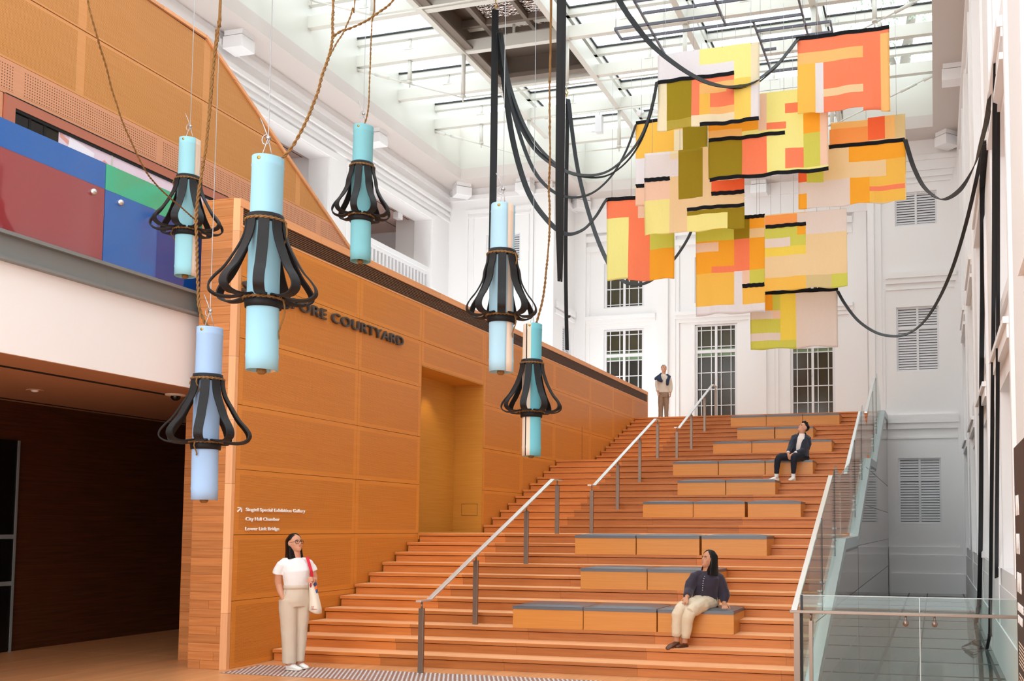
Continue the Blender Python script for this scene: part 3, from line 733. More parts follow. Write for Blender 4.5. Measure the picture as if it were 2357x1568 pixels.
# niche lining
m = MB()
m.box(-.655, -.635, NY0, NY1, NZ0, NZ1)
nl = m.build('niche_back', 'nichey_wood', wl)
m = MB(); m.box(-.66, XW-.002, NY1-.02, NY1-.003, NZ0, NZ1); m.box(-.66, XW-.002, NY0+.003, NY0+.02, NZ0, NZ1); m.build('niche_side', 'niche_wood', wl)
m = MB(); m.box(-.66, XW-.002, NY0, NY1, NZ1-.02, NZ1-.003); m.box(-.66, XW+.02, NY0, NY1, NZ0-.1, NZ0+.012); m.build('niche_sill', 'niche_wood', wl)
m = MB()
for a in ((-.45, -.12, 1.98, 1.985), (-.45, -.12, 2.2, 2.205)): m.box(a[0], a[1], NY1-.024, NY1-.019, a[2], a[3])
m.box(-.455, -.45, NY1-.024, NY1-.019, 1.98, 2.205); m.box(-.12, -.115, NY1-.024, NY1-.019, 1.98, 2.205); m.build('niche_hatch', 'louvre_brown', wl)
m = MB(); m.box(XW-.001, XW+.003, 11.95, 11.962, 3.3, 4.25); m.build('door_joint', 'black_gap', wl)
# end pier of stacked boards with a pale splayed corner board
m = MB(); m.box(-.56, -.10, -.9, -.5, 0, 5.9); m.box(-1.22, -.56, -.3, -.1, 0, 4.4)
wp = struct(m.build('wall_left_pier', 'plank_end'))
m = MB(); m.prism([(-.10, -.9), (XW, -.86), (XW, -.8), (-.10, -.8)], 'z', 0, 5.9); m.build('corner_board', 'plank_pale', wp)

# ------------------------------------------------------------------ upper timber wall with the slanting end
XU = -2.5
zt = 9.39
def slope_z(y): return zt-(y-1.33)*.546
m = MB()
m.prism([(-10, 5.0), (-10, zt), (1.33, zt), (9.5, slope_z(9.5)), (9.5, 4.9)], 'x', XU-.4, XU-.02)
wu = struct(m.build('wall_left_upper', 'black_gap'))
def clip_poly(y0, y1, z0, z1):
    """panel rectangle cut by the slanting top edge"""
    pts = [(y0, z0), (y1, z0), (y1, z1), (y0, z1)]
    def f(p): return min(zt-.02, slope_z(p[0])-.03)-p[1]
    out = []
    for i in range(4):
        a, b = pts[i], pts[(i+1) % 4]; fa, fb = f(a), f(b)
        if fa >= 0: out.append(a)
        if fa*fb < 0:
            t = fa/(fa-fb); out.append((a[0]+(b[0]-a[0])*t, a[1]+(b[1]-a[1])*t))
    return out
cols_u = [-10, -8.2, -5.8, -3.4, -1.0, 1.36, 3.75, 6.1, 8.5]
pb, pp_ = MB(), MB()
for z0, z1 in ((7.47, 8.37), (8.378, zt)):
    for a, b in zip(cols_u, cols_u[1:]):
        q = clip_poly(a+.07, b-.07, z0+.03, z1-.05)
        if len(q) > 2: pp_.prism(q, 'x', XU-.02, XU+.002)
        q = clip_poly(a+.0, b-.0, z0, z1-.006)
        if len(q) > 2: pb.prism(q, 'x', XU-.02, XU)
pb.build('panel_border', 'upper_border', wu); pp_.build('panel_field', 'upper_perf', wu)
pb, pp_ = MB(), MB()
for a, b in zip([-10, -7.2, -4.4, -1.9, .45, 2.55, 4.4], [-7.2, -4.4, -1.9, .45, 2.55, 4.4, 6.1]):
    q = clip_poly(a, b, 7.04, 7.464); 
    if len(q) > 2: pb.prism(q, 'x', XU-.02, XU+.0)
    q = clip_poly(a+.07, b-.07, 7.09, 7.42)
    if len(q) > 2: pp_.prism(q, 'x', XU-.02, XU+.003)
q = clip_poly(1.95, 6.5, 4.9, 7.03); pb.prism(q, 'x', XU-.02, XU)
pb.prism([(-10, 4.9), (-2.11, 4.9), (-2.11, 7.03), (-10, 7.03)], 'x', XU-.02, XU)
pb.build('pink_border', 'pink_plain', wu); pp_.build('pink_field', 'pink_perf', wu)
m = MB(); m.prism([(-10, zt-.02), (1.33, zt-.02), (1.33, zt+.03), (-10, zt+.03)], 'x', XU-.4, XU+.03)
m.prism([(1.33, zt-.03), (9.5, slope_z(9.5)-.03), (9.5, slope_z(9.5)+.04), (1.33, zt+.03)], 'x', XU-.4, XU+.03)
m.build('edge_trim', 'cap_pale', wu)
# window strip in the upper wall
m = MB(); m.box(XU-.02, XU+.03, -2.1, 1.9, 6.9, 7.025); m.box(XU-.02, XU+.03, -2.1, -1.96, 5.0, 6.9); m.build('window_surround', 'frame_brown', wu)
m = MB(); m.box(XU-.01, XU+.034, -2.1, 1.9, 7.022, 7.035); m.box(XU-.03, XU+.02, -1.96, 1.9, 6.86, 6.9); m.build('shadow_gap', 'black_gap', wu)
m = MB(); m.box(XU-.03, XU-.005, -1.96, -1.29, 5.2, 6.87); m.build('dark_pane', 'window_black', wu)
m = MB()
for y in (-1.72, -1.5): m.box(XU-.006, XU+.0, y-.02, y+.02, 5.2, 6.87)
m.build('pane_mullion', 'black_gap', wu)
pic = tag(MB().box(XU-.04, XU+.002, -1.29, 1.88, 5.0, 6.86).build('wall_picture', 'picture_lilac'), 'large pale printed picture seen above the coloured glass panels', 'picture')
def patch(nm, mt, poly, d=.006):
    MB().prism(poly, 'x', XU, XU+d).build(nm, mt, pic)
patch('white_area', 'picture_white', [(-1.16, 6.64), (-.75, 6.58), (-.72, 6.78), (-1.12, 6.86)])
patch('white_area', 'picture_white', [(-.72, 6.4), (.0, 6.3), (.0, 6.46), (-.68, 6.55)])
patch('pink_stripe', 'picture_pink', [(-1.28, 6.62), (-1.16, 6.6), (-1.16, 6.7), (-1.28, 6.72)])
patch('pink_stripe', 'picture_pink', [(-1.28, 6.8), (-.95, 6.66), (-.95, 6.72), (-1.28, 6.86)], .005)
patch('brown_shape', 'picture_brown', [(.0+.26*math.cos(t)+.62, 6.42+.3*math.sin(t)) for t in [i*PI/9 for i in range(18)]], .008)
patch('brown_line', 'picture_pink', [(-.7, 6.62), (-.1, 6.5), (-.1, 6.56), (-.55, 6.75)], .004)
m = MB(); m.box(XU-.0, XU+.012, -.44, -.41, 5.0, 6.86); m.build('joint', 'steel', pic)

# ------------------------------------------------------------------ bridge on the left: fascia, beam, soffit, glass
XB = -.7
m = MB(); m.box(XB-.15, XB, -12, -.32, 3.506, 4.44); m.box(XU, XB-.15, -12, -.3, 4.6, 4.75); m.box(XU, -.56, -.3, 17.8, 4.6, 4.8)
br = struct(m.build('wall_bridge_fascia', 'plaster'))
m = MB(); m.box(XB-.1, XB+.02, -12, -.52, 4.46, 4.7); m.box(XB-.1, XB+.09, -12, -.52, 4.70, 4.735); m.box(XB-.1, XB+.09, -12, -.52, 4.435, 4.465); m.box(XB+.0201, XB+.0215, -2.275, -2.27, 4.47, 4.7)
m.build('steel_beam', 'beamgrey', br)
m = MB(); m.box(-4.2, XB-.006, -12, -.1, 3.5, 3.6); m.box(-4.2, -.6, -.1, 3.6, 3.5, 3.6)
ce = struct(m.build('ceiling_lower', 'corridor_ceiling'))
m = MB(); m.box(-1.48, -1.45, -12, -.3, 3.494, 3.503); m.box(-1.42, -1.39, -12, -.3, 3.494, 3.503); m.box(-3.9, -3.86, -12, 3.5, 3.49, 3.503)
m.build('slot', 'black_gap', ce)
m = MB(); m.box(-4.3, -4.1, -12, 3.6, 0, 3.7); m.box(-4.3, -.6, 3.4, 3.6, 0, 3.6); m.box(-4.3, -.8, -12.2, -12, 0, 3.6); m.box(-.75, -.56, -.1, 3.4, 0, 3.5)
wd = struct(m.build('wall_left_corridor', 'darkwood_unlit'))
dd = struct(MB().box(-4.09, -4.05, -3.2, -.27, .02, 2.95).build('door_1', 'dark_door'))
m = MB()
for z in (1.6, .95): m.box(-4.06, -4.04, -3.2, -.3, z-.03, z+.03)
m.box(-4.06, -4.035, -.3, -.27, 0, 2.95); m.build('door_rail', 'beamgrey', dd)
def gpanel(label, y0, y1, films):
    o = thing('glass_balustrade', label, 'glass panel', (XB, y0, 4.75), 0, 'coloured glass panels of the bridge')
    for nm, mt, a, b, z0, z1 in films:
        MB().box(-.012, .012, a-y0, b-y0, z0-4.75, z1-4.75).build(nm, mt, o)
    return o
Zg0, Zg1 = 4.74, 5.89
g1 = gpanel('coloured glass balustrade panel, dark red with a blue top band', -4.73, -2.335, [('red_film', 'film_red', -4.73, -2.335, Zg0, 5.59), ('blue_film', 'film_blue', -4.73, -2.335, 5.59, Zg1)])
g2 = gpanel('coloured glass balustrade panel, blue with a green top band, beside the timber pier', -2.325, -.57, [('blue_film', 'film_blue', -2.325, -1.52, Zg0, 5.59), ('dark_blue_film', 'film_darkblue', -1.52, -.57, Zg0, 5.55), ('green_film', 'film_green', -2.325, -1.52, 5.59, Zg1), ('green_film', 'film_green', -1.52, -.57, 5.55, Zg1)])
g3 = gpanel('coloured glass balustrade panel at the left edge of the photo', -7.1, -4.74, [('red_film', 'film_red', -7.1, -4.74, Zg0, 5.59), ('blue_film', 'film_blue', -7.1, -4.74, 5.59, Zg1)])
for o, y0, y in ((g1, -4.73, -2.51), (g2, -2.325, -2.12)):
    m = MB(); m.tube([(.01, y-y0, .75), (.05, y-y0, .75)], .032, 16); m.build('fixing_disc', 'steel', o)
# lamp and camera dome under the bridge
d = thing('dome_camera', 'dark dome camera on a pale disc under the white bridge', 'camera', (-1.3, -.42, 3.5))
m = MB(); m.lathe([(.13, 0), (.13, -.015), (.11, -.025)], n=24); m.build('plate', 'canvas_beige', d)
m = MB(); m.ell((0, 0, -.03), (.062, .062, .055), 16, 10); m.build('dome', 'window_black', d)
d = thing('downlight', 'small round ceiling downlight in the soffit under the bridge', 'light', (-2.75, -1.25, 3.5))
m = MB(); m.lathe([(.10, 0), (.10, -.012), (.075, -.012), (.07, .0)], n=24); m.build('trim_ring', 'corridor_ceiling', d)
m = MB(); m.ell((0, 0, -.012), (.045, .045, .02)); m.build('lens', 'whitepaint', d)

# ------------------------------------------------------------------ staircase
st = thing('staircase', 'wide orange timber staircase of three flights rising to the upper floor', 'staircase', (0, 0, 0))
for k in range(1, 34):
    y0 = yk(k); y1 = yk(k+1)+.04 if k < 33 else yk(33)+.5
    z = k*RISE
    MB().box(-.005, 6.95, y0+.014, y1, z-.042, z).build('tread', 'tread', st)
    MB().box(-.005, 6.95, y0, y0+.0145, z-.042, z-.0005).build('nosing_shaded', 'riser', st, bevel=.004)  # darker wood paints the shade on the tread's front face
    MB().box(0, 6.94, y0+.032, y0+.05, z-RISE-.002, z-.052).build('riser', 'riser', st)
m = MB(); poly = [(.06, .0)]
for k in range(1, 34):
    poly += [(yk(k)+.055, (k-1)*RISE-.06 if k > 1 else 0.), (yk(k)+.055, k*RISE-.06)]
poly += [(17.0, 33*RISE-.06), (17.0, 0)]
# built as slabs so that every piece stays convex
for k in range(1, 34):
    y1 = yk(k+1)+.055 if k < 33 else 17.0
    m.box(0, 6.94, yk(k)+.055, y1, max(0, k*RISE-.9), k*RISE-.058)
m.build('carcass', 'gap_brown', st)
# ------------------------------------------------------------------ benches
def make_bench():
    r = thing('bench', None, 'bench', (0, 0, 0), 0, 'upholstered bench blocks on the stairs')
    MB().box(.004, .968, 0, .70, .0, .245).build('body', 'benchwood', r, bevel=.003)
    m = MB()
    nx, ny = 14, 10; W, D = .972, .72
    def hz(i, j):
        u, v = i/nx*2-1, j/ny*2-1
        return .046+.020*(1-abs(u)**6)*(1-abs(v)**6)-.012*(abs(u)**12+abs(v)**12)
    top = [[(i/nx*W, -.012+j/ny*D, .245+hz(i, j)) for i in range(nx+1)] for j in range(ny+1)]
    vs = [p for row in top for p in row]; fs = [(j*(nx+1)+i, j*(nx+1)+i+1, (j+1)*(nx+1)+i+1, (j+1)*(nx+1)+i) for j in range(ny) for i in range(nx)]
    m.add(vs, fs, 0, True)
    m.box(.004, W-.004, -.008, D-.016, .245, .285)
    m.build('cushion', 'cushion', r)
    return r
proto = None
BN = [(3, [3.055, 4.03, 5.012], 'lowest'), (6, [3.575, 4.55], 'second'), (9, [3.07, 4.05, 5.05], 'third'), (13, [3.08, 4.055, 5.075], 'fourth'), (16, [3.46, 4.44], 'fifth'), (19, [3.07, 4.05, 5.03], 'sixth'), (24, [3.07, 4.05, 5.025], 'seventh'), (27, [3.46, 4.45], 'eighth'), (30, [3.06, 4.035, 5.01], 'topmost')]
POSN = {3: ('left', 'middle', 'right'), 2: ('left', 'right')}
for k, xs, nm in BN:
    for i, x in enumerate(xs):
        extra = ''
        if k == 3 and i == 2: extra = ', woman on it'
        if k == 19 and i == 2: extra = ', man on it'
        lb = 'tan bench block with grey cushion, %s block of the %s bench row%s' % (POSN[len(xs)][i], nm, extra)
        if proto is None: proto = make_bench(); b = proto; b['label'] = lb; b.location = (x, yk(k)+.003, k*RISE)
        else: b = dup(proto, (x, yk(k)+.003, k*RISE), None, lb)

# ------------------------------------------------------------------ stainless handrails on the stairs
def tread_z(y):
    z = 0
    for k in range(1, 34):
        if y >= yk(k)-1e-6: z = k*RISE
    return z
HX = 2.4
def handrail(label, pts, posts):
    r = thing('handrail', label, 'handrail', (HX, pts[0][0], 0), 0, 'stainless handrails on the stairs')
    y00 = pts[0][0]
    m = MB()
    P = [(y-y00, z) for y, z in pts]
    poly = [(y, z) for y, z in P]+[(y, z-.022) for y, z in reversed(P)]
    m.prism(poly, 'x', -.035, .035); m.build('rail', 'steel', r, bevel=.003)
    for y in posts:
        zb = tread_z(y); 
        zr = next(z0+(z1-z0)*(y-a)/(b-a) for (a, z0), (b, z1) in zip(pts, pts[1:]) if a <= y <= b)
        m = MB(); m.box(-.032, .032, y-y00-.02, y-y00+.02, zb, zr-.10); m.build('post', 'post_steel', r, bevel=.003)
        m = MB(); m.tube([(0, y-y00, zr-.11), (0, y-y00, zr-.02)], .012, 8); m.build('stem', 'post_steel', r)
handrail('stainless steel handrail on the lowest flight of the stairs', [(-.54, .875), (-.28, .875), (3.80, 2.54), (4.16, 2.54)], [-.45, 1.02, 2.74, 4.02])
handrail('stainless steel handrail on the middle flight of the stairs', [(5.6, 2.525), (5.85, 2.525), (10.0, 4.18), (10.36, 4.18)], [5.74, 7.28, 8.8, 10.2])
handrail('stainless steel handrail on the top flight of the stairs', [(11.8, 4.17), (12.1, 4.17), (15.98, 5.79), (16.5, 5.79)], [11.95, 13.45, 14.98, 16.42])

# ------------------------------------------------------------------ right edge of the stairs: stone flank, steel coping, glass
prof = [(-.25, 0.0), (0, .14), (3.62, 1.60), (6.02, 1.62), (9.94, 3.22), (11.9, 3.26), (16.3, 4.95), (17.9, 5.0)]
m = MB()
m.prism([(-.25, -.1)]+prof+[(17.9, -.1)], 'x', 6.96, 7.085)
sf = struct(m.build('wall_stair_flank', 'stone'))
m = MB(); m.prism([(y, z+.004) for y, z in prof]+[(y, z-.16) for y, z in reversed(prof)], 'x', 6.955, 7.10); m.build('coping', 'coping', sf)
m = MB(); m.prism([(y, z-.16) for y, z in prof]+[(y, z-.2) for y, z in reversed(prof)], 'x', 7.07, 7.092); m.build('coping_lip', 'coping_dark', sf)
m = MB()
for z in (.72, 1.46, 2.2, 2.95): m.box(7.084, 7.0875, -.2 if z < 1 else 3.9 if z < 1.6 else 8.5, 17.9, z-.005, z+.005)
m.box(7.084, 7.0875, 6.2, 6.208, -.05, 1.5)
m.build('panel_joint', 'joint_dark', sf)
def side_rail(label, rail, glassp, seams, group='glass balustrades along the right of the stairs'):
    r = thing('glass_balustrade', label, 'balustrade', (6.98, rail[0][0], 0), 0, group)
    y00 = rail[0][0]
    q = MB(); q.prism([(y-y00, z) for y, z in glassp], 'x', .012, .024); q.build('pane', 'glass', r)
    q = MB(); P = [(y-y00, z) for y, z in rail]
    q.prism(P+[(y, z-.03) for y, z in reversed(P)], 'x', -.085, -.02); q.build('rail', 'steel', r, bevel=.004)
    q = MB(); G = [(y-y00, z) for y, z in glassp]
    top = G[-2:] if False else None
    for (a, b) in seams:
        q.box(.010, .026, a-y00-.003, a-y00+.003, b[0], b[1])
    q.build('seam', 'gasket', r)
    q = MB()
    for (a, b) in seams:
        for dy in (-.12, .12):
            for zf in (.18, .34):
                z = b[0]+zf+dy*.4
                q.tube([(-.03, a+dy-y00, z), (.03, a+dy-y00, z)], .018, 10)
    q.build('clamp', 'steel', r)
    return r
side_rail('glass balustrade with flat steel rail beside the lowest stair flight', [(-.78, .90), (3.2, 2.52)], [(-.86, .0), (3.9, 1.66), (3.9, 2.55), (3.2, 2.66), (-.86, 1.02)], [(1.3, (.68, 1.88)), (3.0, (1.36, 2.58))])
side_rail('glass balustrade with flat steel rail beside the middle stair flight', [(5.7, 2.70), (9.3, 4.14)], [(3.92, 1.66), (6.1, 1.68), (10.2, 3.3), (10.2, 3.9), (8.95, 4.22), (5.6, 2.84), (3.92, 2.55)], [(6.8, (1.95, 3.33)), (8.6, (2.7, 4.05))])
side_rail('glass balustrade with flat steel rail beside the top stair flight', [(11.1, 4.33), (14.4, 5.56)], [(10.22, 3.32), (12.0, 3.32), (16.2, 4.95), (16.2, 5.0), (14.5, 5.70), (11.0, 4.42), (10.22, 3.95)], [(12.6, (3.55, 4.98)), (14.0, (4.1, 5.5))])
# front balustrade over the glazed floor
r = thing('front_balustrade', 'clear glass balustrade with brownish steel rail in front of the glazed floor', 'balustrade', (6.9, -.9, 0))
q = MB(); q.box(.1, 1.3, .03, .045, .02, 1.06); q.build('pane', 'glass', r)
q = MB(); q.box(1.31, 2.3, .03, .045, .02, 1.06); q.build('pane', 'glass', r)
q = MB(); q.box(.1, 1.3, .028, .047, 1.055, 1.063); q.box(1.31, 2.3, .028, .047, 1.055, 1.063); q.box(1.3, 1.31, .03, .045, .02, 1.06); q.build('edge', 'coping', r)
q = MB(); q.box(.0, 2.3, -.03, .03, .875, .905); q.build('rail', 'post_steel', r, bevel=.004)
q = MB(); q.box(.045, .105, -.03, .02, 0, .875); q.build('post', 'post_steel', r)
q = MB(); q.box(.2, .235, -.018, .018, 0, .80); q.tube([(.217, 0, .8), (.217, 0, .876)], .01, 8); q.build('post', 'post_steel', r)
q = MB(); q.box(.108, .13, .02, .05, 0, 1.06); q.build('gasket', 'gasket', r)
for x in (1.17, 1.45):
    q = MB(); q.tube([(x, .03, .80), (x, -.03, .80)], .03, 14); q.tube([(x, 0, .80), (x, 0, .877)], .01, 8); q.build('clamp', 'post_steel', r)

# ------------------------------------------------------------------ dark notice board at the right edge
bd = thing('notice_board', 'tall dark brown exhibition notice board with white lettering at right edge', 'board', (8.95, -3.4, 0))
MB().box(0, .05, -2.2, 0, 0, 2.36).build('panel', 'boardbrown', bd)
RT = Matrix.Rotation(R(90), 4, 'X')
def board_text(t, size, y, z, bold=0., sx=1., nm='lettering'):
    o = text_mesh(t, size, nm, 'whitepaint', bd, .002, bold, sx)
    o.matrix_local = Matrix.Translation((-.003, y, z)) @ Matrix.Rotation(R(-90), 4, 'Z') @ RT
board_text('SIAPA', .19, -.12, 1.86, .008, .55); board_text('NAMA', .19, -.12, 1.58, .008, .5); board_text('KAMU?', .19, -.12, 1.30, .008, .6)
board_text('ART IN SINGAPORE SINCE', .075, -.12, 1.16, .003, .55); board_text('THE 19TH CENTURY', .075, -.12, 1.07, .003, .55)
q = MB()
z = .92
rr_ = random.Random(3)
for blk in (7, 7, 7, 7):
    for i in range(blk):
        L = rr_.uniform(.8, 1.0) if i < blk-1 else .4
        q.box(-.002, 0, -.12-L, -.12, z, z+.009); z -= .026
    z -= .045
q.build('paragraph_lines', 'canvas_beige', bd)

# ------------------------------------------------------------------ tactile strip with metal studs
tm = thing('tactile_strip', 'strip of silver tactile studs on the floor in front of the stairs', 'tactile strip', (0, 0, 0))
q = MB()
zig = lambda i: 0
n = 0
ys = [-1.11+.058*j for j in range(13)]
for j, y in enumerate(ys):
    x = .14+.058*(j % 2)*.5
    if y < -1.11: continue
    while x < 5.2:
        if True: q.lathe([(.018, 0), (.017, .004), (.011, .006)], (x, y, .001), 8)
        x += .058
q.build('stud', 'stud_metal', tm)['kind'] = 'stuff'
q = MB(); q.add([(.1, -1.15, .001), (5.25, -1.15, .001), (5.25, -.4, .001), (.1, -.4, .001)], [(0, 1, 2, 3)]); q.box(.1, 5.25, -1.14, -.38, -.002, .0015); q.build('base', 'stud_base', tm)

# ------------------------------------------------------------------ lettering on the timber wall
def wall_text(t, size, y, z, name, mat, parent, depth, bold=0., sx=1., sp=1.):
    o = text_mesh(t, size, name, mat, parent, depth, bold, sx, spacing=sp)
    o.matrix_local = Matrix.Translation((XW+depth+.004, y, z)) @ Matrix.Rotation(R(90), 4, 'Z') @ RT
    return o
def fit_text(t, y0, y1, zb, cap, name, mat, parent, depth, bold=0., sp=1.):
    o = text_mesh(t, 1., name, mat, parent, 1., bold, 1., spacing=sp)
    xs = [v.co.x for v in o.data.vertices]; 
    probe = text_mesh('H', 1., 'probe', mat, None, 1., bold); hs = [v.co.y for v in probe.data.vertices]; h0 = min(hs); ch = max(hs)-h0; bpy.data.objects.remove(probe)
    a, b = min(xs), max(xs); sx = (y1-y0)/(b-a)
    for v in o.data.vertices: v.co = ((v.co.x-a)*sx, (v.co.y-h0)*cap/ch, v.co.z*depth)
    o.matrix_local = Matrix.Translation((XW+depth+.006, y0, zb)) @ Matrix.Rotation(R(90), 4, 'Z') @ Matrix.Rotation(R(90), 4, 'X')
    return o
sg = thing('wall_sign', 'raised dark grey capital letters spelling the courtyard name on the timber wall', 'sign', (0, 0, 0))
fit_text('SINGAPORE COURTYARD', -.8, 3.17, 4.716, .145, 'lettering', 'letters', sg, .02, .012, 1.12)
sg = thing('direction_sign', 'small white arrow and three lines of directions on the timber wall', 'sign', (0, 0, 0))
fit_text('Singtel Special Exhibition Gallery', -.592, .647, 1.947, .043, 'lettering', 'whitepaint', sg, .006, .009)
fit_text('City Hall Chamber', -.592, .087, 1.828, .043, 'lettering', 'whitepaint', sg, .006, .009)
fit_text('Lower Link Bridge', -.592, .085, 1.703, .043, 'lettering', 'whitepaint', sg, .006, .009)
m = MB(); x_ = XW+.012
m.bar((x_, -.752, 1.938), (x_, -.682, 1.986), .012, .013); m.bar((x_, -.747, 1.988), (x_, -.672, 1.988), .012, .012); m.bar((x_, -.678, 1.993), (x_, -.678, 1.935), .012, .012)
m.build('arrow', 'whitepaint', sg)

# ------------------------------------------------------------------ uplight boxes under the ceiling
def lampbox(x, y, rz, lb):
    r = thing('soffit_lamp', lb, 'lamp', (x, y, 12.95), rz, 'white box lamps under the soffit')
    m = MB(); m.box(-.24, .24, -.2, .2, -.12, 0); m.build('mount', 'trimwhite', r)
    m = MB(); m.box(-.26, .26, -.22, .22, -.42, -.14); m.build('housing', 'trimwhite', r, bevel=.01)
    m = MB(); m.box(-.22, .22, -.18, .18, -.145, -.115); m.build('gap', 'gasket', r)
lampbox(-6.7, 7.3, 0, 'white box lamp under the left soffit above the slanting timber wall')
lampbox(-6.7, 13.1, 0, 'white box lamp under the left soffit, partly hidden by a hanging tube lantern')
lampbox(-6.35, 17.8, R(45), 'white box lamp in the far left corner under the soffit')
lampbox(-4.2, 17.95, 0, 'white box lamp under the soffit between two black straps')
lampbox(-3.05, 20.1, R(45), 'white box lamp in the recess corner left of the orange cloth')
lampbox(3.05, 20.15, 0, 'white box lamp above the back wall between the hanging cloths')
lampbox(8.95, 13.3, 0, 'white box lamp under the right soffit, nearest the upper right corner')
lampbox(8.85, 17.5, R(45), 'white box lamp in the far right corner under the soffit')

def dome_cam(loc, lb):
    r = thing('dome_camera', lb, 'camera', loc)
    m = MB(); m.box(-.02, .12, -.05, .05, -.02, .1); m.lathe([(.02, .08), (.085, .05), (.09, -.02), (.085, -.05)], n=16); m.build('housing', 'trimwhite', r)
    m = MB(); m.ell((0, 0, -.06), (.07, .07, .07), 14, 8); m.build('dome', 'window_black', r)
dome_cam((-3.28, 19.6, 8.85), 'white dome camera on the white wall beside a tube lantern')

# ------------------------------------------------------------------ hanging frame of grey bars and the patchwork cloths
gf = thing('suspended_grid', 'open grid of grey metal bars hanging under the skylight', 'grid', (0, 0, 11.5))
for a, b in (((3.18, 6.26), (5.3, 6.26)), ((2.48, 6.69), (4.6, 6.69)), ((2.48, 7.12), (6.1, 7.1)), ((5.14, 7.52), (6.57, 7.52)), ((5.14, 7.94), (6.57, 7.94)), ((5.14, 8.33), (5.4, 8.33)), ((5.14, 9.33), (5.9, 9.33)),
             ((3.15, 4.6), (3.15, 7.96)), ((4.6, 4.9), (4.6, 7.12)), ((5.14, 7.1), (5.14, 9.33)), ((6.09, 5.0), (6.09, 7.98)), ((2.48, 6.69), (2.48, 7.12)), ((6.57, 7.52), (6.57, 7.94)), ((3.15, 5.8), (5.3, 5.8)), ((5.3, 5.2), (6.6, 5.2))):
    MB().bar((a[0], a[1], 0), (b[0], b[1], 0), .035, .05).build('bar', 'gridbar', gf)
for x, y in ((3.15, 4.8), (4.6, 5.0), (6.09, 5.2), (2.5, 6.69), (6.09, 7.1), (5.14, 7.94), (6.5, 7.52), (3.15, 7.9), (5.14, 9.3), (4.6, 7.1)):
    MB().tube([(x, y, 0), (x, y, 2.5)], .005, 5).build('hanging_wire', 'wire', gf)

CC = {'W': (240, 238, 244), 'PY': (250, 246, 150), 'PC': (246, 236, 204), 'Y': (252, 224, 84), 'YA': (252, 204, 56), 'A': (255, 180, 0), 'LA': (253, 204, 110), 'OR': (255, 168, 62), 'O': (255, 130, 74), 'DO': (255, 98, 26),
      'OL': (186, 166, 52), 'OLL': (208, 192, 92), 'PE': (248, 216, 190), 'C': (246, 220, 166), 'TN': (228, 206, 140), 'LG': (220, 220, 66), 'BG': (238, 226, 218), 'YP': (250, 226, 60), 'K': (24, 25, 30)}
for k_, c_ in CC.items(): cloth('cloth_'+k_, tuple(v+(255-v)*.30 for v in c_) if k_ not in ('K', 'OL', 'OLL') else c_, .5 if k_ != 'K' else .0)
CL = {'P1': 'patchwork cloth with olive panel and pale yellow top, highest on the left of the cluster', 'P8': 'patchwork cloth mostly orange with a black top edge, highest on the right', 'P2': 'patchwork cloth of amber and olive, mostly hidden at the left of the cluster',
      'P3': 'pale patchwork cloth with a tall olive block and black tapes, left middle of the cluster', 'M': 'largest patchwork cloth, olive orange and pale yellow, between two black tapes', 'R': 'amber and cream patchwork cloth at the right with a tape strap running off it',
      'P4': 'patchwork cloth of pale yellow, orange and amber at the lower left over the left window', 'P5': 'amber patchwork cloth with a white lower edge and an orange stem, low in the middle', 'P6': 'cream patchwork cloth with thin black tape and amber foot, low on the right', 'P7': 'lowest patchwork cloth, half pale beige and half yellow, hanging from a long black tape'}
def merge_cuts(v, eps=.012):
    v = sorted(v); out = [v[0]]
    for a in v[1:]:
        if a-out[-1] > eps: out.append(a)
    return out
